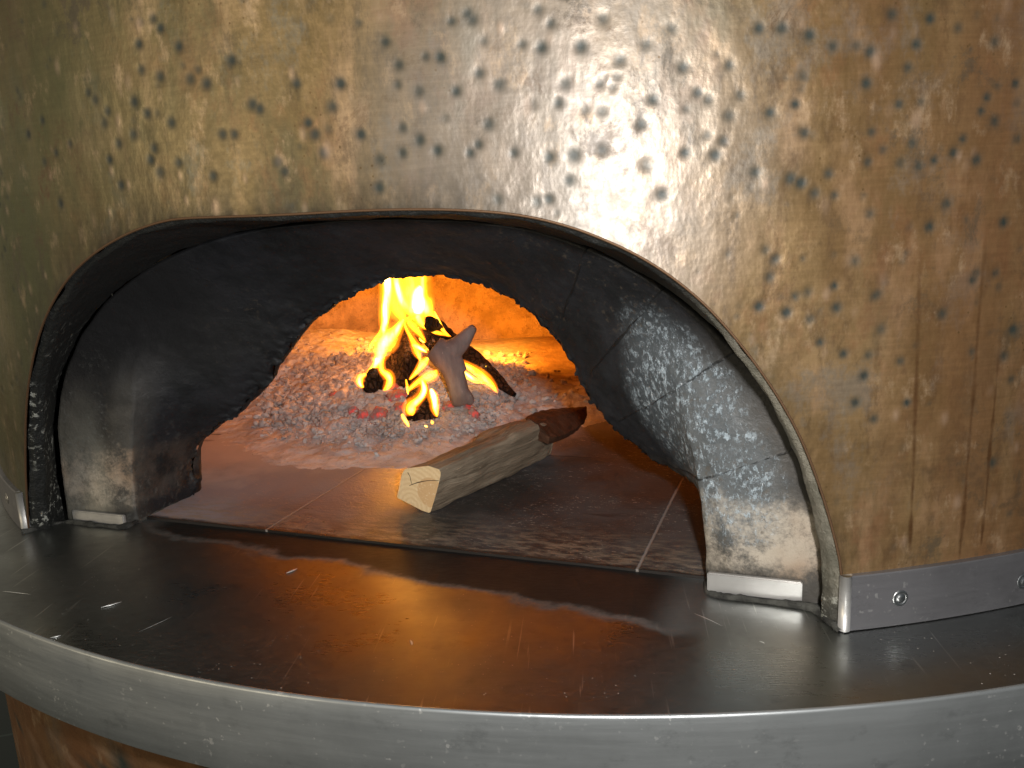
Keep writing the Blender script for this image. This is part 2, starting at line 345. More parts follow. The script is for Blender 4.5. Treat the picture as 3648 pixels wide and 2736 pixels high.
def mat_hearth():
    m = NT('stone_hearth'); v = m.coord('Object'); X = m.xyz(v)
    n1 = m.noise(v, 11, 6, .62); n2 = m.noise(m.map(v, (1, 3, 1)), 60, 5, .7); n3 = m.noise(v, 420, 3, .7)
    c = m.mix(m.rng(n1, .38, .62), (.032, .030, .030), (.078, .072, .070))
    # ash-dusted towards the left and the back
    g = m.math('ADD', m.math('MULTIPLY', X[0], -1.), m.math('MULTIPLY', m.math('SUBTRACT', n1, .5), .22))
    g = m.math('ADD', g, m.math('MULTIPLY', m.math('ADD', X[1], .50), .55))
    c = m.mix(m.rng(g, -.01, .20), c, (.29, .285, .32))
    c = m.mix(m.math('MULTIPLY', m.rng(g, .18, .30), m.rng(n1, .35, .6)), c, (.46, .45, .47))
    hx = m.math('DIVIDE', m.math('ADD', X[0], .23), .26); hy = m.math('DIVIDE', m.math('ADD', X[1], .15), .26)
    hd = m.math('ADD', m.math('ADD', m.math('MULTIPLY', hx, hx), m.math('MULTIPLY', hy, hy)), m.math('MULTIPLY', m.math('SUBTRACT', n1, .5), 1.3))
    c = m.mix(m.rng(hd, 1.45, .75), c, (.50, .49, .51))
    sp = m.math('MULTIPLY', m.rng(m.noise(m.map(v, (.6, 1.6, 1)), 330, 3, .8), .60, .66), m.rng(m.noise(v, 18, 4, .6), .38, .62))
    c = m.mix(m.math('MULTIPLY', sp, .75), c, (.42, .38, .33))
    dk = m.math('MULTIPLY', m.rng(m.noise(m.map(v, (.35, 1.6, 1), (4, 1, 0)), 26, 4, .6), .60, .70), .8)
    c = m.mix(dk, c, (.035, .02, .018))
    fr = m.math('MULTIPLY', m.rng(X[1], -.50, -.565), m.rng(n2, .40, .65)); c = m.mix(m.math('MULTIPLY', fr, .7), c, (.27, .22, .16))
    c = m.mix(m.rng(m.math('ADD', X[1], m.math('MULTIPLY', n2, .012)), -.566, -.573), c, (.018, .015, .013))
    # joints at fixed places
    j = None
    for s0 in (-.412, -.112, .187, .487):
        d = m.math('ABSOLUTE', m.math('SUBTRACT', m.math('ADD', X[0], m.math('MULTIPLY', m.math('SUBTRACT', n2, .5), .0014)), s0)); k = m.rng(d, .0014, .0006); j = k if j is None else m.math('MAXIMUM', j, k)
    for w0 in (-.345, -.045, .255):
        d = m.math('ABSOLUTE', m.math('SUBTRACT', m.math('ADD', X[1], m.math('MULTIPLY', m.math('SUBTRACT', n2, .5), .002)), w0)); k = m.rng(d, .0018, .0008); j = m.math('MAXIMUM', j, k)
    c = m.mix(m.math('MULTIPLY', j, .8), c, m.mix(m.rng(X[1], -.43, -.36), (.30, .27, .25), (.03, .025, .025)))
    rough = m.rng(n1, .3, .7, .34, .60); rough = m.math('ADD', rough, m.rng(g, .10, .22, 0, .3)); rough = m.math('ADD', rough, m.rng(X[0], .0, .08, 0, .2))
    gl = m.math('MULTIPLY', m.math('MULTIPLY', m.rng(X[0], -.125, -.095), m.rng(X[0], -.015, -.045)), m.rng(X[1], -.38, -.43))
    rough = m.math('SUBTRACT', rough, m.math('MULTIPLY', gl, .18))
    h = m.math('ADD', m.math('MULTIPLY', n2, .5), m.math('MULTIPLY', n3, .5)); h = m.math('SUBTRACT', h, m.math('MULTIPLY', j, 1.5))
    m.bsdf(c, rough, 0., .42, m.bump(h, .5, .0012)); return m.m
M_hearth = mat_hearth()
def mat_dome():
    m = NT('refractory_dome'); v = m.coord('Object')
    n1 = m.noise(v, 12, 6, .65); n2 = m.noise(v, 60, 5, .7); n3 = m.noise(v, 240, 3, .7)
    c = m.mix(m.rng(n1, .3, .7), (.30, .22, .12), (.66, .50, .30))
    c = m.mix(m.rng(m.noise(v, 85, 5, .75), .54, .66, 0, .4), c, (.12, .07, .04)); c = m.mix(m.rng(m.noise(v, 30, 6, .8), .52, .66, 0, .5), c, (.20, .13, .07))
    h = m.math('ADD', m.math('MULTIPLY', n2, 1.5), n3)
    m.bsdf(c, .85, 0., .2, m.bump(h, .8, .003)); return m.m
M_dome = mat_dome()
def mat_ash(name, a, b, dark, sc=60):
    m = NT(name); v = m.coord('Object')
    n1 = m.noise(v, sc*.4, 5, .65); n2 = m.noise(v, sc*4, 5, .7)
    c = m.mix(m.rng(n1, .35, .65), a, b); c = m.mix(m.rng(n2, .58, .72, 0, .7), c, dark); X = m.xyz(v)
    bank = m.math('MULTIPLY', m.rng(m.math('ADD', X[0], m.math('MULTIPLY', n1, .10)), -.10, .0), m.rng(X[1], -.20, -.08))
    c = m.mix(bank, c, m.mix(m.rng(n1, .3, .7), (.20, .13, .07), (.42, .30, .17)))
    m.bsdf(c, .95, 0., .1, m.bump(m.math('ADD', n1, m.math('MULTIPLY', n2, .6)), .9, .003)); return m.m
M_ash = mat_ash('pale_ash', (.50, .49, .50), (.74, .73, .74), (.12, .11, .11))
M_lump = mat_ash('ash_coated_lump', (.46, .435, .425), (.74, .72, .71), (.12, .11, .11), 90)
def mat_char(name, a=(.012, .010, .010), b=(.06, .04, .03), glow=0., scale=70):
    m = NT(name); v = m.coord('Object')
    n = m.noise(v, scale, 5, .7); cr = m.vor(m.map(v, (1, 1, .6)), scale*2.6, 'DISTANCE_TO_EDGE')
    c = m.mix(m.rng(n, .35, .7), a, b); c = m.mix(m.rng(cr, .10, .02, 0, .7), c, (.004, .003, .003))
    c = m.mix(m.math('MULTIPLY', m.rng(m.noise(v, scale*.5, 5, .7), .54, .66), m.rng(m.noise(v, scale*5, 3, .7), .42, .60, 0, .8)), c, (.36, .30, .27))
    h = m.math('ADD', n, m.math('MULTIPLY', m.rng(cr, 0, .2), 1.5))
    g = None
    if glow: g = m.math('MULTIPLY', m.rng(m.noise(v, scale*.35, 3), .46, .62), glow)
    m.bsdf(c, .8, 0., .25, m.bump(h, 1, .003), emit=(1, .09, .03) if glow else None, es=g if glow else 0.); return m.m
M_char = mat_char('charred_wood')
M_charbrown = mat_char('half_burnt_wood', (.022, .012, .010), (.10, .055, .035), 0, 60)
def mat_ember():
    m = NT('glowing_ember'); v = m.coord('Object'); n = m.noise(v, 120, 4, .6); n2 = m.noise(v, 500, 3, .7)
    c = m.mix(m.rng(n, .35, .65), (.46, .36, .34), (.34, .14, .13))
    m.bsdf(c, .9, 0., .1, m.bump(n2, .8, .002), emit=(1, .05, .03), es=m.math('MULTIPLY', m.rng(n, .46, .70), .55)); return m.m
M_ember = mat_ember()
def mat_wood(name, a, b, c3, ax=(.12, 1, 1), rough=.75, sc=70, bs=.8):
    m = NT(name); v = m.coord('Object')
    g = m.noise(m.map(v, ax), sc, 6, .65, .3); n = m.noise(v, 14, 4); f = m.noise(m.map(v, ax), sc*5, 3, .7)
    c = m.mix(m.rng(g, .32, .66), a, b); c = m.mix(m.rng(n, .42, .7, 0, .8), c, c3)
    c = m.mix(m.rng(f, .63, .74, 0, .6), c, tuple(min(1, x*1.8) for x in b))
    m.bsdf(c, rough, 0., .25, m.bump(m.math('ADD', g, m.math('MULTIPLY', f, .5)), bs, .002)); return m.m
M_wood = mat_wood('split_wood', (.16, .12, .08), (.42, .34, .245), (.25, .195, .135), (.07, 1, 1), .75, 150, 1.)
M_bark = mat_wood('dark_bark', (.05, .022, .012), (.12, .055, .03), (.07, .03, .02), (.3, 1, 1))
M_cut = mat_wood('sawn_end_grain', (.72, .52, .29), (.80, .62, .38), (.62, .41, .22), (1, 1, 1), .7, 45, .25)
def mat_cut():
    m = NT('sawn_rings'); v = m.coord('Object'); w = m.n('ShaderNodeTexWave', wave_type='RINGS', rings_direction='Y'); m.l(m.map(v, (1, 1, 1), (.018, 0, -.004)), w.inputs['Vector'])
    w.inputs['Scale'].default_value = 75; w.inputs['Distortion'].default_value = 2.5; w.inputs['Detail'].default_value = 3; w.inputs['Detail Scale'].default_value = 2
    c = m.mix(m.math('MULTIPLY', w.outputs['Fac'], .35), (.80, .60, .35), (.58, .37, .18)); n = m.noise(v, 60, 4)
    hx = m.n('ShaderNodeVectorMath', operation='DISTANCE'); m.l(v, hx.inputs[0]); hx.inputs[1].default_value = (.002, 0, .018)
    c = m.mix(m.rng(m.math('ADD', hx.outputs['Value'], m.math('MULTIPLY', n, .006)), .0165, .0150), c, (.66, .43, .22)); c = m.mix(m.rng(m.noise(v, 500, 3), .55, .7, 0, .4), c, (.9, .74, .5))
    m.bsdf(c, .8, 0., .2, m.bump(m.noise(v, 350, 4, .7), .4, .001)); return m.m
M_cut = mat_cut()
M_crack = NT('wood_crack').bsdf((.03, .018, .01), .9)
M_fork = mat_wood('ash_grey_branch', (.23, .185, .175), (.36, .30, .285), (.09, .06, .05), (1, 1, .3), .85, 40)
def mat_flame(name, gain=1.):
    m = NT(name); lw = m.n('ShaderNodeLayerWeight'); lw.inputs[0].default_value = .5
    f = m.math('SUBTRACT', 1., lw.outputs['Facing'])
    v = m.coord('Object'); n = m.noise(m.map(v, (1, 1, .35)), 55, 3, .5)
    hot = m.attr('glowing')
    f = m.math('MULTIPLY', m.math('POWER', f, 2.3), m.math('MULTIPLY', hot, m.rng(n, .25, .75, .55, 1.15)))
    r = m.n('ShaderNodeValToRGB'); m.l(f, r.inputs[0]); e = r.color_ramp.elements
    e[0].position = 0; e[0].color = (0, 0, 0, 1); e[1].position = 1; e[1].color = (2.2, 1.9, .75, 1)
    for p, c in ((.14, (.20, .035, .001)), (.34, (.75, .20, .004)), (.58, (1.0, .55, .02)), (.78, (1.2, .95, .14))):
        x = e.new(p); x.color = (*c, 1)
    em = m.n('ShaderNodeEmission'); m.l(r.outputs[0], em.inputs[0]); em.inputs[1].default_value = gain
    tr = m.n('ShaderNodeBsdfTransparent'); ad = m.n('ShaderNodeAddShader')
    m.l(em.outputs[0], ad.inputs[0]); m.l(tr.outputs[0], ad.inputs[1]); m.l(ad.outputs[0], m.out.inputs[0])
    return m.m
M_flame = mat_flame('flame', 1.5)
M_green = None
def mat_floor():
    m = NT('dark_green_tile'); v = m.coord('Object'); b = m.n('ShaderNodeTexBrick'); m.l(v, b.inputs[0])
    b.offset = 0; b.inputs['Scale'].default_value = 3.; b.inputs['Mortar Size'].default_value = .012; b.inputs['Brick Width'].default_value = 1; b.inputs['Row Height'].default_value = 1
    b.inputs[1].default_value = (.003, .013, .009, 1); b.inputs[2].default_value = (.004, .015, .011, 1); b.inputs[3].default_value = (.04, .06, .05, 1)
    m.bsdf(b.outputs[0], .4); return m.m

# ---------------------------------------------------------------- setting
o = mesh('floor', [(-6, -6, -.95), (6, -6, -.95), (6, 6, -.95), (-6, 6, -.95)], [(0, 1, 2, 3)], mat_floor(), smooth=False)
o['kind'] = 'structure'; o.rotation_euler.z = .35

# ---------------------------------------------------------------- the oven
oven = empty('pizza_oven', label='round oven clad in dented copper with an arched mouth above a curved steel shelf', cat='oven')

# mouth outline on the copper, in (u,z) on the drum
C0px = [(100, 1876), (95, 1733), (92, 1648), (94, 1444), (114, 1295), (157, 1139), (235, 998), (330, 905), (440, 838), (540, 799), (627, 778), (800, 772), (1000, 766), (1270, 750), (1500, 744), (1700, 750), (1850, 765), (1970, 790), (2100, 830), (2300, 920), (2480, 1050), (2620, 1200), (2760, 1390), (2860, 1570), (2930, 1760), (2975, 1920), (3000, 2040), (2999, 2238)]
C0 = [on_cyl(*p) for p in C0px]
C0[0] = (C0[0][0], -.003); C0[-1] = (C0[-1][0], -.003)
A = pinterp(C0, 900)[::-1]                     # right foot -> left foot
uc = (A[0, 0]+A[-1, 0])/2
nA, nR = len(A), 300
U0, U1, ZT = -1.15, .80, .66
ang = np.arctan2(A[:, 1]+.003, A[:, 0]-uc); ang[0] = 0; ang[-1] = math.pi
ang = np.clip(ang, 0, math.pi)
dirx, dirz = np.cos(ang), np.sin(ang)
tx = np.where(dirx > 1e-6, (U1-uc)/np.maximum(dirx, 1e-6), np.where(dirx < -1e-6, (U0-uc)/np.minimum(dirx, -1e-6), 1e9))
tz = np.where(dirz > 1e-6, (ZT+.003)/np.maximum(dirz, 1e-6), 1e9)
# the corner directions: keep a straight outer rectangle
t = np.minimum(tx, tz); outer = np.stack([uc+dirx*t, -.003+dirz*t], 1)
k = (np.linspace(0, 1, nR)**1.12)[:, None, None]
G = (A[None]*(1-k)+outer[None]*k).reshape(-1, 2)
# dents: traced ones plus a scatter; 2212-wide picture coordinates
TR = [(1162,20),(1303,40),(1020,42),(975,46),(1190,50),(1128,95),(1170,102),(920,122),(952,123),(1035,158),(1222,180),(1078,182),(1296,180),(985,197),(1206,222),(1145,225),(905,197),(860,183),(1055,268),(1385,268),(870,275),(907,302),(1033,312),(945,325),(1300,325),(1398,358),(1187,340),(1110,330),(1015,330),(545,225),(718,230),(832,90),(862,140),(735,180),(560,235),(640,180),(780,290),(822,345),(1476,145),(1575,140),(1600,205),(1508,200),(1530,215),(1664,243),(1562,305),(1545,335),(1750,75),(1800,100),(1718,225),(1735,165),(1733,285),(1790,375),(1760,417),(1803,422),(1632,372),(1708,385),(1738,287),(1852,98),(1882,112),(1872,180),(1962,145),(1943,225),(1990,220),(1972,310),(1945,352),(1908,323),(1876,350),(2018,346),(1985,358),(1884,285),(1880,462),(1730,395),(1675,560),(1654,540),(1663,598),(1848,563),(1803,618),(1898,635),(1745,632),(1640,662),(1808,665),(1750,690),(1772,740),(1823,765),(1877,768),(1700,675),(1868,812),(1848,870),(1718,640),(2110,590),(2152,590),(2102,605),(2036,678),(2190,712),(2170,770),(2186,820),(2100,760),(2008,490),(2045,440),(2060,330),(2080,300),(2110,345),(2150,262),(2133,210),(1980,95),(1928,30),(1640,60),(1575,250),(1395,95),(1255,100),(1410,215),(1240,335),(1010,30),(1300,240),(445,180),(500,130),(300,95),(410,170),(330,40),(460,380),(615,370),(665,265),(600,350),(700,330),(820,405),(870,330),(1075,430),(1160,436),(1185,430),(1230,390),(680,290),(480,290),(385,100),(505,290),(305,150),(345,165),(318,245),(288,290),(255,310),(370,265),(332,320),(235,345),(325,345),(345,372),(260,400),(225,265),(385,352),(150,310),(120,330),(130,440),(90,260),(95,350),(60,290),(345,60),(232,240),(290,220),(190,200),(205,215),(1945,780),(1905,712),(1888,905),(1890,640),(2145,1000),(1960,870),(2170,480),(2200,300),(2120,240),(2070,60),(2010,40),(2150,90),(2195,180),(1690,60),(1450,60),(1340,130),(1480,330),(1430,420)]
dents = []
for (x, y) in TR:
    q = on_cyl(x*1.6492, y*1.6492)
    if q: dents.append((q[0], q[1], random.uniform(.0027, .0037), random.uniform(.7, 1.0)))
for i in range(900):                            # fainter extra dents, also out of view
    u = random.uniform(U0, U1); z = random.uniform(.04, .62)
    dents.append((u, z, random.uniform(.0014, .0028), random.uniform(.25, .7)))
for i in range(70):
    u = random.uniform(-.62, -.42); z = random.uniform(.22, .46)
    dents.append((u, z, random.uniform(.002, .003), random.uniform(.5, .9)))
boss = [(random.uniform(U0, U1), random.uniform(.03, .62), random.uniform(.0014, .0028), random.uniform(.2, .9)) for _ in range(620)]
D = np.zeros(len(G)); Bo = np.zeros(len(G))
from mathutils.kdtree import KDTree
order = np.argsort(G[:, 0]); Gs = G[order, 0]
def splat(lst, arr, el=1.0):
    for (u, z, r, a) in lst:
        lo, hi = np.searchsorted(Gs, [u-3*r, u+3*r]); ix = order[lo:hi]
        zz = (G[ix, 1]-z)/el; ix = ix[np.abs(zz) < 3*r]
        if len(ix) == 0: continue
        d2 = (G[ix, 0]-u)**2+((G[ix, 1]-z)/el)**2
        arr[ix] = np.maximum(arr[ix], a*np.exp(-(d2/(r*r))**1.25))
splat(dents, D); splat(boss, Bo, 1.7)
P3 = np.c_[G, np.zeros(len(G))]
low = fbm(P3*np.array([1, .45, 1]), 26, 3, 3)-.5+.42*(fbm(P3*np.array([1, .6, 1]), 85, 13, 3)-.5)
rad = R-D*.0006+Bo*.0004+low*.0012
edge_w = np.exp(-np.repeat(np.linspace(0, 1, nR)**1.12, nA)/.01)
rad = np.where(edge_w > .05, rad*(1-edge_w)+(R+.0008)*edge_w, rad)
th = G[:, 0]/R
gd = np.linalg.norm((G.reshape(nR, nA, 2)-A[None]), axis=2).ravel()*np.clip(G[:, 1]/.15, 0, 1)**.5+np.where(G[:, 1] < .15, .02*(1-np.clip(G[:, 1]/.15, 0, 1)), 0)
NE = np.exp(-gd/.022)
V = np.c_[np.sin(th)*rad, -np.cos(th)*rad, G[:, 1]]
F = grid_faces(nR, nA)
# rest of the drum, coarse, and the lid
nb = 120; thb = np.linspace(U1/R, 2*math.pi+U0/R, nb); base_i = len(V)
Vb = []
for z in (-.003, ZT):
    for t_ in thb: Vb.append((math.sin(t_)*R, -math.cos(t_)*R, z))
V2 = np.vstack([V, Vb]); F2 = np.vstack([F, base_i+grid_faces(2, nb)])
uv = np.vstack([G, np.stack([np.tile(thb*R, 2), np.repeat([0, ZT], nb)], 1)])
F2 = F2[:, ::-1].copy() if False else F2
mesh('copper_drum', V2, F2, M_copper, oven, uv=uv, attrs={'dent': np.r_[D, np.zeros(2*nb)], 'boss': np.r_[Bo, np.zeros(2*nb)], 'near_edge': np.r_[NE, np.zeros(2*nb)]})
# lid closing the top
nl = 96; Vl = [(0, 0, ZT+.10)]+[(math.sin(a_)*r_, -math.cos(a_)*r_, z_) for (r_, z_) in ((.45, ZT+.075), (.70, ZT+.001)) for a_ in np.linspace(0, 2*math.pi, nl, endpoint=False)]
Fl = [(0, 1+i, 1+(i+1) % nl) for i in range(nl)]+[(1+i, 1+nl+i, 1+nl+(i+1) % nl, 1+(i+1) % nl) for i in range(nl)]
zl = np.zeros(len(Vl)); mesh('drum_lid', Vl, Fl, M_copper, oven, uv=[(v[0], v[1]) for v in Vl], attrs={'dent': zl, 'boss': zl})
# cut copper edge: thin bent lip running round the mouth
def tube(path, r, seg=8, closed=False):
    path = np.asarray(path, float); n = len(path); rr = np.broadcast_to(r, (n,)) if np.ndim(r) <= 1 else r
    T = np.gradient(path, axis=0); T /= np.linalg.norm(T, axis=1)[:, None]+1e-12
    up = np.array([0.0, .3, 1.0]); N = np.cross(T, up); bad = np.linalg.norm(N, axis=1) < 1e-3; N[bad] = [1, 0, 0]
    N /= np.linalg.norm(N, axis=1)[:, None]; Bn = np.cross(N, T)
    a_ = np.linspace(0, 2*math.pi, seg, endpoint=False)
    Vv = path[:, None]+(N[:, None]*np.cos(a_)[None, :, None]+Bn[:, None]*np.sin(a_)[None, :, None])*rr[:, None, None]
    return Vv.reshape(-1, 3), grid_faces(n, seg, True)
def cyl_pts(uz, r): return np.c_[np.sin(uz[:, 0]/R)*r, -np.cos(uz[:, 0]/R)*r, uz[:, 1]]
lipn = M_edge = NT('bare_copper_edge').bsdf((.15, .085, .045), .6, .6)
vv, ff = tube(cyl_pts(A[::2], R+.0003), .0008, 8)
zl = np.zeros(len(vv)); mesh('copper_edge', vv, ff, M_edge, oven)

# --- lining in mouth coordinates: (s, depth w, z); object rotated by TH
def local(uz, r):                              # drum point -> mouth coordinates
    x, y = np.sin(uz[:, 0]/R)*r, -np.cos(uz[:, 0]/R)*r
    return np.c_[x*EV.x+y*EV.y, x*NV.x+y*NV.y, uz[:, 1]]
NC = 520
def arc(pts): return pinterp(pts, NC)
A0 = local(pinterp(C0, NC)[::-1][::-1], R-.0015)
C1 = arc([(-.304, -.002), (-.3035, .04), (-.300, .08), (-.287, .118), (-.262, .155), (-.225, .188), (-.175, .214), (-.12, .231), (-.06, .239), (0, .241), (.06, .240), (.118, .233), (.163, .219), (.209, .194), (.246, .161), (.268, .135), (.282, .110), (.2935, .078), (.301, .045), (.304, .01), (.304, -.002)])
C2 = arc([(-.234, -.002), (-.233, .03), (-.229, .066), (-.222, .10), (-.213, .13), (-.196, .158), (-.168, .183), (-.13, .205), (-.07, .221), (0, .226), (.07, .221), (.125, .207), (.165, .187), (.198, .158), (.215, .13), (.226, .098), (.230, .066), (.234, .03), (.234, -.002)])
C3 = arc([(-.232, -.002), (-.228, .03), (-.221, .053), (-.192, .070), (-.165, .087), (-.140, .109), (-.119, .134), (-.092, .160), (-.064, .176), (-.037, .189), (-.012, .195), (.012, .197), (.035, .196), (.058, .190), (.080, .180), (.097, .169), (.113, .151), (.132, .128), (.143, .101), (.158, .081), (.182, .063), (.218, .048), (.234, .03), (.234, -.002)])
def st(c, w): return np.c_[c[:, 0], np.full(len(c), w), c[:, 1]]
def to_obj(P): return np.c_[P[..., 0].ravel(), -P[..., 1].ravel(), P[..., 2].ravel()]
def loft(rows, counts):
    out = []
    for (a, b), n in zip(zip(rows[:-1], rows[1:]), counts):
        k_ = np.linspace(0, 1, n, endpoint=False)[:, None, None]; out.append(a[None]*(1-k_)+b[None]*k_)
    out.append(rows[-1][None]); return np.concatenate(out)
def lined(name, P, mat, amp, sc, attrs=None, seed=0, parent=oven):
    n, m_ = P.shape[:2]; V = to_obj(P)
    dn = fbm(V, sc, seed, 4)-.5; d2 = fbm(V+5, sc, seed+9, 4)-.5; d3 = fbm(V+9, sc*.9, seed+19, 4)-.5
    if np.ndim(amp): amp = np.repeat(amp, m_)
    V = V+np.stack([dn, d2, d3], 1)*np.reshape(amp, (-1, 1))
    if name == 'arch_bricks':
        hf = np.stack([fbm(V+k_, 260, 50+k_, 3)-.5 for k_ in range(3)], 1); V = V+hf*(np.repeat(np.interp(cum, [0, 6.5, 8], [0, 0, 1]), m_)*.009)[:, None]
    V[:, 2] = np.where(to_obj(P)[:, 2] < .004, to_obj(P)[:, 2], V[:, 2])
    o = mesh(name, V, grid_faces(n, m_), mat, parent, attrs=attrs); o.rotation_euler.z = TH; return o
# cement lip: from behind the copper back to the brick face, with a thin ledge
mid = A0*.72+st(C1, .594)*.28; s_in = np.linspace(0, 1, NC)
ctr = np.array([0, .0, .0])
led = A0.copy(); led[:, 0] *= .985; led[:, 2] = np.where(led[:, 2] > .02, led[:, 2]*.988, led[:, 2]); led[:, 1] -= .002
sideness = np.clip(1-A0[:, 2]/.21, 0, 1)[:, None]
led2 = led.copy(); led2[:, 0] *= (1-.018*sideness[:, 0]); led2[:, 1] -= .006
led3 = np.c_[C1[:, 0]*1.012, np.full(NC, .596), C1[:, 1]*1.006]
lined('cement_lip', loft([A0, led, led2, led3], [3, 4, 14]), M_lip, .0035, 60, seed=2)
# arch brickwork: outer face, haunch funnel, back edge
rows = [st(C1*np.array([1.015, 1.01]), .590), st(C1, .5945), st(C1*.85+C2*.15, .5955), st(C2*.8+C1*.2, .594), st(C2*.97+C3*.03, .589), st(C2*.75+C3*.25, .573), st(C2*.35+C3*.65, .546), st(C3*.94+C2*.06, .527), st(C3, .521)]
cnt = [2, 4, 10, 5, 10, 16, 12, 4]
Pa = loft(rows, cnt)
Pl = loft([st(C1*np.array([1.015, 1.01]), .5955), st(C1, .5945), st(C3, .521)], [2, sum(cnt)-2])
_k = np.clip((Pa[..., 2]-.10)/.09, 0, 1)[..., None]; _k = _k*_k*(3-2*_k)*(np.arange(len(Pa))[:, None, None] > 1)
Pa = Pa*(1-_k)+Pl*_k
rowi = np.concatenate([np.full(c, i) for i, c in enumerate(cnt)]+[[len(cnt)]])
cum = np.concatenate([np.linspace(i, i+1, c, endpoint=False) for i, c in enumerate(cnt)]+[[len(cnt)]])
outer_w = np.repeat(np.clip((5.2-cum)/1.4, 0, 1), NC)
angp = np.degrees(np.arctan2(Pa[..., 2]+.03, Pa[..., 0])).ravel()
joint = np.zeros(len(angp))
Vtmp = Pa.reshape(-1, 3)
for a0 in (24, 36.5, 47, 57, 71, 86, 104, 122, 139, 154):
    rr_ = np.hypot(Vtmp[:, 0], Vtmp[:, 2]+.03); d = np.abs(np.radians(angp-a0))*rr_
    joint = np.maximum(joint, np.exp(-(d/.0010)**2))
joint *= np.where(np.repeat(cum, NC) > 6.6, 0, 1)
joint[(angp < 18) | (angp > 66)] *= .2
amp = np.interp(cum, [0, 5, 7, 8], [.002, .0025, .004, .010])
# brick courses give the haunch slight facets
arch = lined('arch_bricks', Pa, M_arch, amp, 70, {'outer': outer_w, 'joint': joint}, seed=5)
# tunnel from the back edge to the dome
DC = (-.112, .082, .42)
wend = DC[1]+np.sqrt(np.maximum(DC[2]**2-(C3[:, 0]*1.04-.025*(C3[:, 0] < 0)-DC[0])**2, .01))-.012
bk = np.c_[C3[:, 0], wend, C3[:, 1]]
bk[:, 0] = C3[:, 0]*1.04-.035*(C3[:, 0] < 0)*np.abs(C3[:, 0])/.23; bk[:, 2] *= 1.06
rngj = st(C3, .521)
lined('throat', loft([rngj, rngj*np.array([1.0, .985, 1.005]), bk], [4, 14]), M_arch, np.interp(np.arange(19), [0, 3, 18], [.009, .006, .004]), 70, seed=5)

# dome interior
na, nz = 220, 46; prof = [(1, -.01), (1, .14)]+[(math.cos(t_), .14+.21*math.sin(t_)) for t_ in np.linspace(.06, math.pi/2-.01, nz)]
av = np.linspace(0, 2*math.pi, na, endpoint=False)
prof = pinterp(prof, 60)
Vd = np.stack([np.stack([DC[0]+DC[2]*r_*np.sin(av), -(DC[1]+DC[2]*r_*np.cos(av)), np.full(na, z_)], 1) for r_, z_ in prof]).reshape(-1, 3)
Fd = grid_faces(len(prof), na, True)
cen = Vd[Fd].mean(1)
zt = np.interp(cen[:, 0], bk[:, 0], bk[:, 2]); inside = (cen[:, 0] > -.275) & (cen[:, 0] < .240) & (-cen[:, 1] > .2) & (cen[:, 2] < zt+.004)
Fd = Fd[~inside]
Vd = Vd+((fbm(Vd, 30, 4, 4)-.5)*.008)[:, None]*np.array([1, 1, 1])
o = mesh('dome_interior', Vd, Fd, M_dome, oven); o.rotation_euler.z = TH

# hearth slab: front edge at w=.58
hp = [(-.2365, -.5795), (.2365, -.5795), (.2365, -.30), (.42, -.10), (.42, .40), (-.60, .40), (-.60, -.505), (-.2365, -.505)]
Vh = [(x, y, .002) for x, y in hp]+[(x, y, -.03) for x, y in hp]; n_ = len(hp)
o = mesh('hearth_slab', Vh, [tuple(range(n_))]+[(i, i+n_, (i+1) % n_+n_, (i+1) % n_) for i in range(n_)], M_hearth, oven, smooth=False); o.rotation_euler.z = TH

# steel strips at the foot of each jamb
def box(name, x0, x1, y0, y1, z0, z1, mat, parent, bev=.0008, rot=TH):
    bm = bmesh.new(); bmesh.ops.create_cube(bm, size=1)
    for v in bm.verts: v.co = Vector(((x0+x1)/2+v.co.x*(x1-x0), (y0+y1)/2+v.co.y*(y1-y0), (z0+z1)/2+v.co.z*(z1-z0)))
    bmesh.ops.bevel(bm, geom=bm.edges[:], offset=bev, segments=2, affect='EDGES')
    me = bpy.data.meshes.new(name); bm.to_mesh(me); bm.free(); me.materials.append(mat)
    for p in me.polygons: p.use_smooth = False
    o = bpy.data.objects.new(name, me); link(o, parent); o.rotation_euler.z = rot; return o
box('jamb_strip', .236, .293, -.6005, -.597, .0015, .0145, M_strip, oven)
box('jamb_strip', -.293, -.237, -.6005, -.597, .0015, .0105, M_strip, oven)

M_seal = mat_ash('grimy_sealant', (.03, .03, .028), (.10, .10, .09), (.01, .01, .01), 120)
def sealant(pts, r=.0022):
    p = pinterp([(a_, b_, .0008) for a_, b_ in pts], 60); rr = r*(.5+1.1*vnoise(p, 130, 3)); v_, f_ = tube(p, rr, 8); v_ = v_+((fbm(v_, 300, 8, 3)-.5)*.0016)[:, None]
    o = mesh('sealant_bead', v_, f_, M_seal, oven); o.rotation_euler.z = TH
sealant([(.2345, -.5800), (.2350, -.5990), (.240, -.6025), (.27, -.6030), (.296, -.603), (.302, -.606), (.309, -.618), (.3145, -.630)])
sealant([(-.2345, -.5400), (-.2345, -.5800), (-.2350, -.5990), (-.240, -.6025), (-.27, -.6030), (-.296, -.603), (-.302, -.606), (-.309, -.618), (-.3145, -.632)])
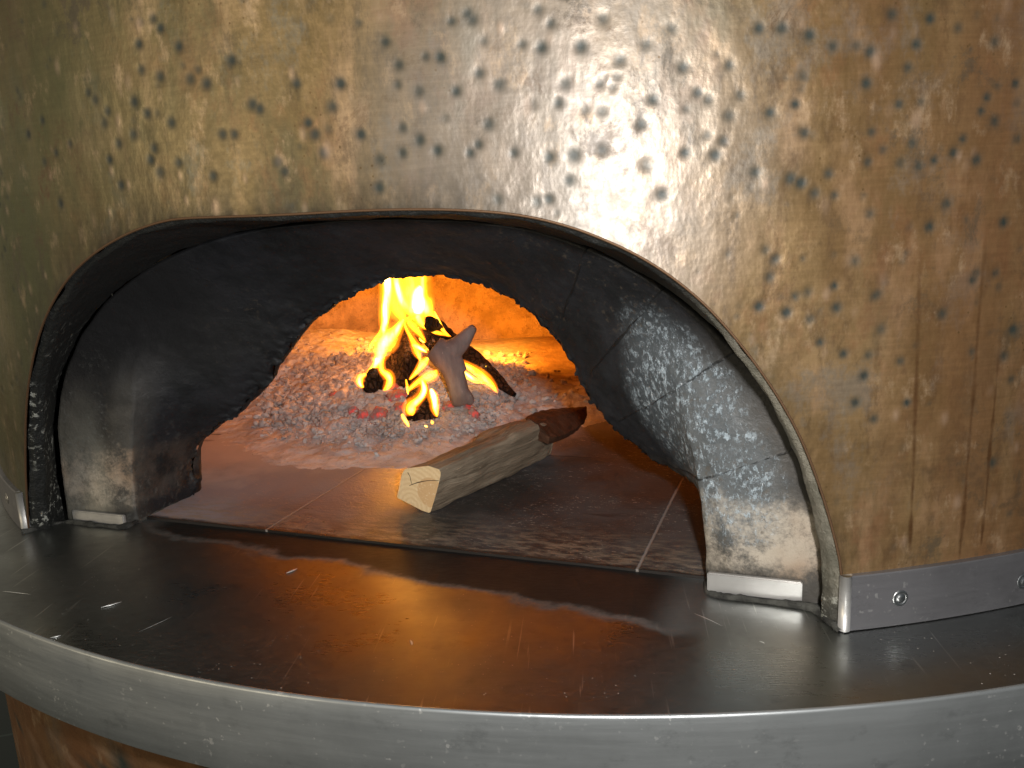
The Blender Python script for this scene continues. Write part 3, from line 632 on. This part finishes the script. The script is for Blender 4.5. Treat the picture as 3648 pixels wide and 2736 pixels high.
# steel skirting bands outside the mouth
def band(name, t0, t1, z0, z1, r0, r1, mat, seg):
    ts = np.linspace(t0, t1, seg); V = []
    prof = [(r0, z0), (r1, z0), (r1, z1-.0006), (r1-.0006, z1), (r0, z1)]
    for t_ in ts:
        for r_, z_ in prof: V.append((math.sin(t_)*r_, -math.cos(t_)*r_, z_))
    F = grid_faces(seg, 5, True).tolist(); F += [[0, 1, 2, 3, 4], [(seg-1)*5+i for i in (4, 3, 2, 1, 0)]]
    return mesh(name, V, F, mat, oven, smooth=False)
tR = C0[-1][0]/R; tL = C0[0][0]/R
bR = band('skirting_band', tR-.001, 1.9, .0005, .034, R-.002, R+.004, M_band, 90)
bL = band('skirting_band', -1.9, tL+.001, .0005, .034, R-.002, R+.004, M_band, 90)
# folded bright return at each end of the bands, hugging the cement
def endcap(t_, sgn):
    pts = []
    for a_ in np.linspace(0, math.pi, 9):
        pts.append((R+.001+.0042*math.sin(a_), t_-sgn*(.0035*math.cos(a_))/R))
    V = [(math.sin(tt)*rr, -math.cos(tt)*rr, z) for z in (.0005, .0343) for rr, tt in pts]; n = len(pts)
    F = [(i, i+1, n+i+1, n+i) for i in range(n-1)]+[tuple(range(n)), tuple(range(2*n-1, n-1, -1))]
    return mesh('band_end', V, F, M_strip, None, smooth=True)
for b_, t_, s_ in ((bR, tR+.0005, 1), (bL, tL-.0005, -1)): endcap(t_, s_).parent = b_
def screw(px, py, parent):
    u, z = on_cyl(px, py, R+.004); t_ = u/(R+.004)
    bm = bmesh.new(); r = .0036
    n = 20; rings = [(r*1.35, .0002), (r*1.1, .0010), (r*.92, .0003), (r*.8, .0002), (r*.6, .0012), (r*.25, .0014)]
    vs = [[bm.verts.new((math.cos(a_)*q, -h_, math.sin(a_)*q)) for a_ in np.linspace(0, 2*math.pi, n, endpoint=False)] for q, h_ in rings]
    for a_, b_ in zip(vs[:-1], vs[1:]):
        for i in range(n): bm.faces.new((a_[i], a_[(i+1) % n], b_[(i+1) % n], b_[i]))
    bm.faces.new(vs[-1])
    me = bpy.data.meshes.new('screw'); bm.to_mesh(me); bm.free(); me.materials.append(M_screw)
    for p in me.polygons: p.use_smooth = True
    o = bpy.data.objects.new('screw', me); link(o, parent)
    o.location = (math.sin(t_)*(R+.004), -math.cos(t_)*(R+.004), z); o.rotation_euler.z = t_
screw(3207, 2131, bR); screw(3646, 2070, bR); screw(26, 1775, bL)

# steel shelf: top plate and rolled front rim
RS, CY, TK = .8049, .0314, .0547
na_ = 240; ts = np.linspace(-2.0, 2.0, na_)
prof = [(0.62, -.0), (.66, 0), (.70, 0), (.75, 0), (RS-.006, 0), (RS-.0035, .0003), (RS-.0018, .0006)]
def ringmesh(name, prof, mat, parent, ts=ts, cy=CY, close=False):
    V = np.array([[(math.sin(t_)*r_, cy-math.cos(t_)*r_, z_) for r_, z_ in prof] for t_ in ts]).reshape(-1, 3)
    V[:, 2] += 0
    return mesh(name, V, grid_faces(len(ts), len(prof)), mat, parent)
# top plate as a sector reaching the hearth; polygon fan towards the mouth
bm = bmesh.new(); ring = []
outer_pts = [(math.sin(t_)*(RS-.0012), CY-math.cos(t_)*(RS-.0012)) for t_ in ts]
inner = [(math.sin(t_)*.56, -math.cos(t_)*.56) for t_ in ts]
rowsS = 24; V = []
for kk in np.linspace(0, 1, rowsS):
    for a_, b_ in zip(inner, outer_pts): V.append((a_[0]*(1-kk)+b_[0]*kk, a_[1]*(1-kk)+b_[1]*kk, 0.))
V = np.array(V); V[:, 2] += (fbm(V*np.array([1, 1, 0]), 9, 8, 2)-.5)*.0012
mesh('shelf_top', V, grid_faces(rowsS, na_), M_shelf, oven)
M_nick = NT('bright_gouge').bsdf((.75, .76, .74), .35, .6)
for (xa, ya, xb, yb, w_) in ((618, 1238, 642, 1228, .0016), (218, 1312, 262, 1300, .0013), (108, 1378, 132, 1372, .0012), (5, 1277, 66, 1284, .0005), (886, 1382, 890, 1394, .0008), (1640, 1385, 1652, 1390, .0006), (1500, 1325, 1560, 1352, .00035), (300, 1365, 372, 1332, .0003)):
    a_, b_ = on_floor(xa*1.6492, ya*1.6492, .0006), on_floor(xb*1.6492, yb*1.6492, .0006)
    p = pinterp([tuple(a_), tuple((a_+b_)/2+Vector((.0004, .0003, 0))), tuple(b_)], 12); v_, f_ = tube(p, .7*w_*np.sin(np.linspace(.15, math.pi-.15, 12)), 8)
    v_[:, 2] = .0006+(v_[:, 2]-.0006)*.35; mesh('gouge', v_, f_, M_nick, oven)
rim = [(RS-.0030, -.0004), (RS-.0024, .0007), (RS-.0012, .0012), (RS-.0002, .0007), (RS+.0002, -.0006), (RS+.0002, -.012), (RS+.0002, -.03), (RS+.0002, -TK+.001), (RS-.0006, -TK), (RS-.02, -TK), (RS-.02, -TK+.003)]
ringmesh('shelf_rim', rim, M_rim, oven)
# underside and lower drum
ringmesh('shelf_underside', [(RS-.019, -TK+.002), (.70, -TK+.002)], M_rim, oven)
nlo = 200; tlo = np.linspace(0, 2*math.pi, nlo); Vlo = []; zs = np.linspace(-.045, -.95, 120)
for z in zs:
    for t_ in tlo: Vlo.append((math.sin(t_)*.730, -math.cos(t_)*.730, z))
Vlo = np.array(Vlo); uvlo = np.stack([np.tile(tlo, len(zs))*.73, np.repeat(zs, nlo)], 1)
q_ = np.c_[uvlo, np.zeros(len(uvlo))]; dl = np.clip((fbm(q_, 70, 31, 2)-.66)*8, 0, 1)
mesh('lower_drum', Vlo, grid_faces(len(zs), nlo), M_copper, oven, uv=uvlo, attrs={'dent': dl, 'boss': np.clip((fbm(q_, 60, 33, 2)-.68)*8, 0, 1)})

# ---------------------------------------------------------------- ash bed
def ash_h(x, y):
    x = np.asarray(x, float); y = np.asarray(y, float)
    h = .056*np.exp(-((x+.225)/.125)**2-((y+.12)/.155)**2)
    h += .064*np.exp(-((x+.42)/.17)**2-((y-.12)/.18)**2)
    h += .030*np.exp(-((x+.02)/.20)**2-((y-.16)/.16)**2)
    h += .020*np.exp(-((x+.02)/.09)**2-((y+.12)/.08)**2)
    return h
gx = np.linspace(-.60, .26, 330); gy = np.linspace(-.42, .46, 330); XX, YY = np.meshgrid(gx, gy)
q = np.c_[XX.ravel(), YY.ravel(), np.zeros(XX.size)]
hz = ash_h(q[:, 0], q[:, 1]); nz_ = .6*fbm(q, 45, 12, 5)+.4*fbm(q, 150, 17, 3)
rgh = 1-.75*np.clip((q[:, 0]+.12)/.08, 0, 1)*np.clip((q[:, 1]+.2)/.1, 0, 1); rgh = rgh*(1-.75*np.clip((q[:, 1]+.03)/.06, 0, 1)); hz = hz*(1+(nz_*.56-.28)*rgh)+(nz_-.5)*.016*rgh*np.clip(hz/.02, 0, 1)-.0035
q[:, 2] = .002+hz
F = grid_faces(330, 330); keep = (q[F][:, :, 2].max(1) > .0015)
mid_ = q[F].mean(1); s_c = mid_[:, 0]*EV.x+mid_[:, 1]*EV.y; w_c = mid_[:, 0]*NV.x+mid_[:, 1]*NV.y
keep &= (np.hypot(s_c-DC[0], w_c-DC[1]) < .435)
ash = mesh('ash_bed', q, F[keep], M_ash)
tag(ash, 'heap of pale grey ash spread across the oven floor beneath the burning logs', 'ash', kind='stuff')
ico = bmesh.new(); bmesh.ops.create_icosphere(ico, subdivisions=3, radius=1); IV = np.array([v.co[:] for v in ico.verts]); IF = np.array([[v.index for v in f.verts] for f in ico.faces]); ico.free()
def lumpy(r, seed, sq=(1, 1, .8)):
    rng_ = np.random.default_rng(seed); v = IV*(.45+1.15*fbm(IV+rng_.uniform(0, 50, 3), 2.6, seed, 4))[:, None]*np.array(sq)
    a_ = rng_.uniform(0, 6.28, 3); c, s = math.cos(a_[0]), math.sin(a_[0]); v = v@np.array([[c, -s, 0], [s, c, 0], [0, 0, 1]])
    c, s = math.cos(a_[1]), math.sin(a_[1]); v = v@np.array([[1, 0, 0], [0, c, -s], [0, s, c]]); return v*r
protos = [lumpy(1, i, (1, random.uniform(.55, 1), random.uniform(.35, .8))) for i in range(24)]
LV, LF, cnt_ = [], [], 0; n_l = 0
while n_l < 9000:
    x = random.gauss(-.225, .085); y = random.gauss(-.17, .10)
    h = float(ash_h(x, y))
    # clipped to the heap outline seen in the photograph
    if h < .006 + .010*random.random() or y > .10 or (x > -.09 and random.random() < .85): continue
    r = random.choice((.0008, .0012, .0012, .0018, .0018, .0026, .0034, .0052))*random.uniform(.8, 1.25)
    if y < -.24: r *= .6
    v = protos[random.randrange(24)]*r+np.array([x, y, .0008+h*.98-r*.05]); LV.append(v); LF.append(IF+cnt_); cnt_ += len(IV); n_l += 1
o = mesh('ash_lumps', np.vstack(LV), np.vstack(LF), M_lump); tag(o, 'crumbly ash-coated charcoal lumps piled around the burning logs', 'charcoal', kind='stuff')
# glowing embers one can tell apart
def on_heap(px, py):
    z = .03
    for _ in range(12):
        p = on_floor(px, py, z); z = .5*z+.5*(.002+float(ash_h(p.x, p.y)))
    return on_floor(px, py, z)
EMB = [(1192, 1404, .008, 'small red glowing ember at the left of the ash heap'), (1258, 1462, .007, 'thin red ember in ash below the left burning log end'), (1292, 1480, .009, 'flat dark red ember left of the front burning log'),
       (1345, 1478, .012, 'long dull red ember close left of the front burning log'), (1412, 1415, .014, 'largest bright red ember glowing between the two burning log ends'), (1425, 1450, .010, 'red ember just left of the front log flame'),
       (1600, 1445, .010, 'orange ember right of the front burning log'), (1662, 1450, .012, 'pinkish glowing ember at the foot of the forked branch'), (1685, 1475, .009, 'pale pink ember on the right of the ash heap'), (1400, 1380, .010, 'orange lit coal just under the tall central burning log')]
for i, (px, py, r, lab) in enumerate(EMB):
    p = on_heap(px, py); v = lumpy(r*.9, 100+i, (1, .8, .5)) + np.array([p.x, p.y, p.z-.001]); o = mesh('glowing_ember', v-np.array([p.x, p.y, p.z]), IF, M_ember); o.location = p
    tag(o, lab, 'ember', 'glowing embers in the ash heap')

# ---------------------------------------------------------------- burning wood
def tlog(name, pts, rads, mat, parent=None, seed=0, seg=26, rough=.16, sc=55, n=30, ang=.0, endmat=None):
    P = np.array([[*p] for p in pts], float); rr = np.array(rads, float)
    Q = pinterp(np.c_[P, rr], n); path, r = Q[:, :3], Q[:, 3]
    V, F = tube(path, r, seg)
    Pn = V.reshape(n, seg, 3); cen_ = path[:, None]
    a_ = np.linspace(0, 2*math.pi, seg, endpoint=False)
    lob = 1+.10*np.cos(3*a_+seed)+.06*np.cos(5*a_+seed*2)
    nn = (fbm(V, sc, seed, 3)-.5).reshape(n, seg)
    Pn = cen_+(Pn-cen_)*(lob[None]+nn*rough*4)[:, :, None]
    V = Pn.reshape(-1, 3); m0 = len(V)
    V = np.vstack([V, path[0]+(path[0]-path[1])*.08, path[-1]+(path[-1]-path[-2])*.08])
    FF = F.tolist()+[[m0, i, (i+1) % seg] for i in range(seg)]+[[m0+1, (n-1)*seg+(i+1) % seg, (n-1)*seg+i] for i in range(seg)]
    base = V.mean(0); o = mesh(name, V-base, FF, mat, parent); 
    if parent is None: o.location = base
    else: o.location = Vector(base)-parent.location
    return o
YF = -.19
g = 'burning logs in the fire'
o = tlog('burning_log', [at(1498, 1474, -.268), at(1497, 1440, -.245), at(1488, 1390, -.20), at(1478, 1330, -.13)], [.0155, .0160, .0155, .012], M_charbrown, seed=1); tag(o, 'front burning log with its round black end nearest the oven mouth', 'log', g)
o = tlog('burning_log', [at(1334, 1362, -.215), at(1345, 1345, -.19), at(1385, 1315, -.14), at(1420, 1290, -.08)], [.0135, .0140, .013, .010], M_char, seed=2); tag(o, 'left burning log whose black end is wrapped by a looped flame', 'log', g)
o = tlog('burning_log', [at(1432, 1395, -.20), at(1440, 1300, -.175), at(1462, 1210, -.14), at(1480, 1140, -.10)], [.011, .0155, .0145, .009], M_charbrown, seed=3); tag(o, 'upright dark log leaning in the centre of the fire under the tall flame', 'log', g)
o = tlog('burning_log', [at(1480, 1140, -.12), at(1540, 1210, -.12), at(1610, 1290, -.12)], [.008, .010, .010], M_char, seed=4); tag(o, 'thin black log leaning behind the forked branch', 'log', g)
o = tlog('burning_log', [at(1600, 1205, -.10), at(1665, 1262, -.12), at(1740, 1330, -.15), at(1832, 1408, -.185)], [.009, .0105, .0095, .003], M_charbrown, seed=6); tag(o, 'right burning log sloping down to a thin split end on the ash', 'log', g)
o = tlog('burning_log', [at(1532, 1152, -.165), at(1560, 1170, -.13), at(1600, 1205, -.08)], [.0085, .010, .010], M_char, seed=7); tag(o, 'highest short charred log end poking out below the tall flame', 'log', g)
o = tlog('burning_log', [at(1385, 1300, -.16), at(1388, 1340, -.17), at(1395, 1372, -.18)], [.008, .010, .008], M_charbrown, seed=8); tag(o, 'small cracked brown chunk between the left and centre logs', 'log', g)
# forked pale branch
FK = [([(1545, 1235), (1580, 1262), (1610, 1310), (1630, 1370), (1645, 1440)], [.013, .0165, .0125, .0115, .011]), ([(1560, 1250), (1605, 1252), (1640, 1225), (1668, 1190), (1690, 1163)], [.0105, .0125, .0105, .0075, .0042]),
      ([(1640, 1330), (1615, 1290), (1590, 1262)], [.009, .012, .013]), ([(1625, 1380), (1668, 1415), (1680, 1440)], [.009, .007, .004])]
VV, FFs, c_ = [], [], 0
for pl, rs in FK:
    Q = pinterp(np.c_[np.array([at(x, y, -.235) for x, y in pl]), rs], 22); v, f = tube(Q[:, :3], Q[:, 3], 14)
    n = len(v); v = np.vstack([v, Q[0, :3], Q[-1, :3]]); f = f.tolist()+[[n, i, (i+1) % 14] for i in range(14)]+[[n+1, n-14+(i+1) % 14, n-14+i] for i in range(14)]
    VV.append(v); FFs += [[i+c_ for i in t] for t in f]; c_ += len(v)
VV = np.vstack(VV); b0 = Vector(at(1640, 1430, -.235)); o = mesh('forked_branch', VV-np.array(b0), FFs, M_fork); o.location = b0
md = o.modifiers.new('r', 'REMESH'); md.mode = 'VOXEL'; md.voxel_size = .0013; md.use_smooth_shade = True
md = o.modifiers.new('s', 'SMOOTH'); md.iterations = 6
tag(o, 'pale grey forked branch standing in front of the fire like a horn', 'branch')

# ---------------------------------------------------------------- flames
def c1(x, y): return 1200+x*.36157, 950+y*.36157
def tongue(parent, pts, y, heat, seed=0, flat=.6, fat=1.):
    if fat == 1. and max(w_ for _, _, w_ in pts) > 24: tongue(parent, pts, y+.006, .34, seed+200, .5, 1.75)
    P = np.array([[*at(*c1(a_, b_), y), w_*.36157/FPX*(y-CAM.y)*1.25*fat] for a_, b_, w_ in pts])
    n, seg = 40, 20; Q = pinterp(P, n)
    path, r = Q[:, :3], np.maximum(Q[:, 3], .0003)
    wob = (fbm(path+seed, 60, seed, 2)-.5)*.003; path[:, 0] += wob
    T = np.gradient(path, axis=0); T /= np.linalg.norm(T, axis=1)[:, None]+1e-9
    dv = np.array(FW); N = np.cross(T, dv); N /= np.linalg.norm(N, axis=1)[:, None]+1e-9; Bn = np.cross(N, T)
    a_ = np.linspace(0, 2*math.pi, seg, endpoint=False)
    r[0] *= .6; r[-1] *= .3
    V = (path[:, None]+(N[:, None]*np.cos(a_)[None, :, None]+Bn[:, None]*np.sin(a_)[None, :, None]*flat)*r[:, None, None]).reshape(-1, 3)
    m0 = len(V); V = np.vstack([V, path[0], path[-1]]); F = grid_faces(n, seg, True).tolist()+[[m0, i, (i+1) % seg] for i in range(seg)]+[[m0+1, (n-1)*seg+(i+1) % seg, (n-1)*seg+i] for i in range(seg)]
    hp_ = np.repeat(np.interp(np.linspace(0, 1, n), [0, .08, .9, 1], [heat, heat, heat, heat*.6]), seg); hp_ = np.r_[hp_, heat, heat*.5]
    o = mesh('flame_tongue', V-np.array(parent.location), F, M_flame, parent, attrs={'glowing': hp_}); return o
YM = -.15
fm_ = empty('tall_flame', at(1480, 1130, YM), label='tall yellow-white flame rising from the fire to the top of the mouth', cat='flame', group='flames of the wood fire')
for i, (pts, y, h) in enumerate([
    ([(505, -160, 35), (500, 0, 45), (500, 160, 46), (500, 250, 42), (495, 350, 42), (482, 450, 38), (475, 550, 32), (465, 640, 24), (455, 705, 8)], YM-.01, 1.1),
    ([(500, 420, 12), (462, 560, 14), (430, 650, 18), (370, 730, 18), (332, 790, 12), (325, 830, 4)], YM-.015, .75),
    ([(700, -200, 70), (695, -60, 110), (690, 100, 135), (700, 200, 130), (740, 300, 118), (780, 380, 95), (780, 450, 85), (740, 490, 50), (700, 510, 15)], YM, .78),
    ([(820, 190, 30), (790, 270, 60), (800, 350, 78), (805, 420, 75), (790, 480, 35)], YM-.012, 1.15),
    ([(560, 20, 20), (580, 130, 30), (605, 230, 36), (640, 330, 44), (700, 420, 48), (760, 470, 28)], YM-.02, .9),
    ([(850, -80, 16), (847, 95, 22), (842, 180, 24), (838, 270, 28), (850, 350, 40), (880, 430, 40), (900, 500, 18)], YM-.008, .8),
    ([(540, 200, 30), (560, 320, 50), (590, 420, 55), (640, 500, 40), (660, 560, 10)], YM+.01, .55),
    ([(870, 330, 30), (900, 420, 34), (950, 510, 22), (1015, 595, 13), (1080, 660, 8), (1132, 692, 3)], YM, .62),
    ([(960, 440, 8), (985, 500, 13), (1020, 570, 12), (1060, 630, 9), (1100, 670, 4)], YM+.005, .7),
    ([(790, 480, 30), (820, 540, 34), (860, 590, 20), (900, 615, 6)], YM-.01, .75),
    ([(905, 615, 8), (950, 640, 18), (1010, 655, 20), (1080, 670, 14), (1110, 690, 5)], YM-.005, .62),
    ([(680, 500, 20), (740, 580, 36), (800, 640, 26), (850, 700, 14), (880, 745, 6)], YM-.03, .65)]):
    tongue(fm_, pts, y, h, i)
fA = empty('looped_flame', at(1340, 1300, -.20), label='yellow flame forking around the black end of the left burning log', cat='flame', group='flames of the wood fire')
for i, (pts, y, h) in enumerate([
    ([(660, 520, 14), (630, 560, 28), (575, 630, 46), (510, 700, 66), (450, 780, 66), (425, 850, 52), (405, 930, 34), (395, 990, 14)], -.205, .95),
    ([(400, 900, 30), (380, 975, 24), (320, 1040, 24), (300, 1090, 14)], -.21, .85),
    ([(290, 1060, 10), (240, 1085, 30), (225, 1125, 30), (235, 1165, 22), (268, 1192, 6)], -.232, 1.0),
    ([(435, 880, 30), (430, 960, 22), (450, 1030, 22), (500, 1065, 34), (530, 1115, 30), (510, 1175, 32), (455, 1222, 10)], -.23, 1.0)]):
    tongue(fA, pts, y, h, 20+i)
fB = empty('front_flame', at(1510, 1440, -.28), label='small forked yellow flame around the front burning log', cat='flame', group='flames of the wood fire')
for i, (pts, y, h) in enumerate([
    ([(840, 1120, 14), (862, 1190, 30), (845, 1260, 30), (790, 1320, 30), (730, 1365, 42), (725, 1420, 46), (745, 1465, 22)], -.286, 1.0),
    ([(650, 1450, 14), (665, 1500, 20), (695, 1545, 18), (718, 1580, 6)], -.285, .8),
    ([(925, 1205, 14), (940, 1260, 32), (960, 1330, 28), (968, 1400, 28), (985, 1480, 8)], -.288, 1.0),
    ([(985, 1020, 14), (960, 1060, 34), (890, 1090, 34), (830, 1115, 24), (765, 1165, 18), (712, 1205, 14), (690, 1245, 5)], -.27, .72),
    ([(675, 1110, 8), (682, 1160, 13), (692, 1220, 13), (698, 1262, 4)], -.27, .75),
    ([(930, 1515, 6), (942, 1535, 20), (938, 1555, 6)], -.29, .9), ([(860, 1565, 4), (878, 1572, 12), (895, 1580, 4)], -.29, .9)]):
    tongue(fB, pts, y, h, 40+i)
fC = empty('thin_flame', at(1495, 1260, -.21), label='thin wavering yellow flame in front of the upright centre log', cat='flame', group='flames of the wood fire')
for i, (pts, y, h) in enumerate([
    ([(660, 545, 8), (685, 610, 13), (720, 680, 16), (765, 760, 26), (800, 850, 26), (832, 930, 8)], -.21, .75),
    ([(735, 770, 10), (775, 780, 26), (820, 805, 22), (885, 848, 4)], -.215, .85),
    ([(815, 700, 6), (835, 725, 14), (875, 750, 5)], -.215, .8),
    ([(890, 895, 14), (860, 940, 30), (815, 1000, 24), (765, 1060, 14), (712, 1115, 6)], -.22, .75)]):
    tongue(fC, pts, y, h, 60+i)
fD = empty('low_flame', at(1720, 1320, -.17), label='low bright flames licking the underside of the right burning log', cat='flame', group='flames of the wood fire')
for i, (pts, y, h) in enumerate([
    ([(1140, 925, 10), (1230, 950, 22), (1340, 1010, 28), (1440, 1090, 34), (1510, 1150, 28), (1560, 1215, 16), (1585, 1245, 5)], -.19, .85),
    ([(1170, 990, 10), (1260, 1050, 22), (1350, 1110, 20), (1430, 1145, 12), (1450, 1150, 4)], -.195, 1.0),
    ([(1220, 1060, 6), (1300, 1105, 14), (1370, 1140, 14), (1410, 1150, 5)], -.197, .8),
    ([(1120, 900, 6), (1180, 935, 12), (1250, 975, 12), (1330, 1030, 9), (1400, 1090, 4)], -.2, .6),
    ([(1460, 980, 8), (1510, 1020, 20), (1560, 1075, 18), (1610, 1125, 24), (1670, 1190, 18), (1700, 1225, 5)], -.15, .95)]):
    tongue(fD, pts, y, h, 80+i)
# light given off by the fire
for p, e_, r_, aim in ((at(1500, 1060, -.03), 1.9, .07, Vector((-.22, .5, .14))), (at(1760, 1190, .0), .55, .06, Vector((.15, .45, .20)))):
    l = bpy.data.lights.new('fire_light', 'AREA'); l.shape = 'DISK'; l.size = r_; l.energy = e_; l.color = (1, .29, .020)
    lo = bpy.data.objects.new('fire_light', l); COL.objects.link(lo); lo.location = p
    lo.rotation_euler = (aim-p).to_track_quat('-Z', 'Y').to_euler()
for p, e_ in ((at(1490, 1100, -.13), .65), (at(1350, 1290, -.17), .25)):
    l = bpy.data.lights.new('fire_light', 'POINT'); l.energy = e_; l.color = (1, .30, .05); l.shadow_soft_size = .03
    lo = bpy.data.objects.new('fire_light', l); COL.objects.link(lo); lo.location = p

# ---------------------------------------------------------------- unburnt split log on the hearth
FCp = [(215, 745), (245, 702), (330, 690), (460, 675), (560, 710), (575, 745), (550, 860), (520, 970), (475, 1115), (400, 1090), (165, 970), (185, 890), (195, 830)]
def c2(x, y): return 1350+x*.3843, 1400+y*.3843
B0 = on_floor(1532, 1828, .0023)
AX = Vector((.52, .854, 0)).normalized(); SD = Vector((AX.y, -AX.x, 0))
FN = (AX*.80+Vector((0, 1, 0))*.2).normalized()
sec = []
for x, y in FCp:
    d = ray(*c2(x, y)); t_ = (B0-CAM).dot(FN)/d.dot(FN); P = CAM+d*t_-B0; sec.append((P.dot(SD), P.dot(AX), P.z))
sec = np.array(sec); 
Q = np.vstack([sec, sec[:1]]); nsg = 52
Lq = np.r_[0, np.cumsum(np.linalg.norm(np.diff(Q, axis=0), axis=1))]; sec = np.stack([np.interp(np.linspace(0, Lq[-1], nsg, endpoint=False), Lq, Q[:, k]) for k in range(3)], 1)
LL = .180; ns = 44; VV = []
cx_, cz_ = sec[:, 0].mean(), sec[:, 2].mean()
for i in range(ns):
    t_ = i/(ns-1)
    sc_ = np.interp(t_, [0, .45, .60, .8, .93, 1], [1, 1.0, 1.12, 1.10, .92, .66]); lat = np.interp(t_, [0, .5, 1], [0, .000, .001])
    zz = sec[:, 2]*sc_; 
    for j in range(nsg):
        VV.append((cx_+(sec[j, 0]-cx_)*sc_+lat, sec[j, 1]*(1-t_)+t_*LL, max(0, zz[j])))
VV = np.array(VV); rdg = (fbm(VV*np.array([1, .10, 1]), 260, 21, 3)-.5)*.0058; rdl = (fbm(VV, 40, 22, 3)-.5)*.005
t_all = np.repeat(np.linspace(0, 1, ns), nsg); dr = VV-np.array([cx_, 0, cz_]); dr[:, 1] = 0; dr /= np.linalg.norm(dr, axis=1)[:, None]+1e-9
VV = VV+dr*((rdg+rdl)*np.clip(t_all*14, 0, 1))[:, None]; VV[:, 2] = np.maximum(VV[:, 2], 0)
lg = empty('split_log', B0, label='pale unburnt split log lying on the oven floor with its sawn end towards us', cat='log')
lg.rotation_euler.z = math.atan2(SD.y, SD.x)
V = np.vstack([VV, VV[-nsg:].mean(0)]); F = grid_faces(ns, nsg, True).tolist()+[[len(VV), (ns-1)*nsg+(i+1) % nsg, (ns-1)*nsg+i] for i in range(nsg)]
o = mesh('split_side', V[:, [1, 0, 2]]*np.array([1, -1, 1]), F, M_wood, lg); o.rotation_euler.z = math.pi/2
E0 = VV[:nsg]; cE = E0.mean(0); V = np.vstack([E0, cE+(E0-cE)*.5, cE]); V[nsg:, 1] -= .0003
F = grid_faces(2, nsg, True).tolist()+[[2*nsg, nsg+i, nsg+(i+1) % nsg] for i in range(nsg)]
o = mesh('sawn_end', V, F, M_cut, lg, smooth=False)
def on_face(x, y, off=.0006):
    d = ray(*c2(x, y)); t_ = (B0-CAM).dot(FN)/d.dot(FN); P = CAM+d*t_-FN*off-B0; return (P.dot(SD), P.dot(AX), P.z)
cr1 = np.array([on_face(*p) for p in ((285, 858), (330, 838), (395, 820), (440, 812), (500, 808), (558, 812))])
v1, f1 = tube(pinterp(cr1, 20), np.interp(np.linspace(0, 1, 20), [0, .3, 1], [.00015, .00042, .0002]), 6)
cr2 = np.array([on_face(*p) for p in ((270, 735), (292, 770), (300, 815), (310, 845))]); v2, f2 = tube(pinterp(cr2, 14), .00018, 6)
mesh('drying_crack', np.vstack([v1, v2]), np.vstack([f1, f2+len(v1)]), M_crack, o)
# dark bark tail beyond the pale wood
def lw_(px, py, y): P = at(px, py, y)-B0; return (P.dot(SD), P.dot(AX), P.z)
bk_ = []
for (px0, py0, px1, py1, y, th_) in ((1870, 1490, 1960, 1560, -.395, .010), (1905, 1468, 2010, 1548, -.365, .011), (1960, 1458, 2045, 1530, -.335, .011), (2030, 1452, 2075, 1505, -.305, .010), (2085, 1449, 2092, 1480, -.285, .006)):
    a_, b_ = np.array(lw_(px0, py0, y+.02)), np.array(lw_(px1, py1, y))
    b_[2] = max(b_[2], .002)
    mid2 = (a_+b_)/2+np.array([.003, -.004, .006]); low_ = (a_+b_)/2-np.array([0, 0, th_*1.2]); low_[2] = max(low_[2], .001)
    bk_.append([a_, mid2*.5+a_*.5+np.array([0, 0, .001]), mid2, b_, b_-np.array([.003, 0, .006]), low_])
bk_ = np.array(bk_); bk_[:, :, 2] = np.maximum(bk_[:, :, 2], .001)
V = bk_.reshape(-1, 3); F = grid_faces(len(bk_), 6, True).tolist()+[list(range(6)), [len(V)-6+i for i in range(5, -1, -1)]]
o = mesh('bark', V, F, M_bark, lg, smooth=False)
md = o.modifiers.new('s', 'SUBSURF'); md.levels = md.render_levels = 3; md.subdivision_type = 'SIMPLE'
tx_ = bpy.data.textures.new('bark_relief', 'CLOUDS'); tx_.noise_scale = .012
md = o.modifiers.new('d', 'DISPLACE'); md.texture = tx_; md.strength = .004
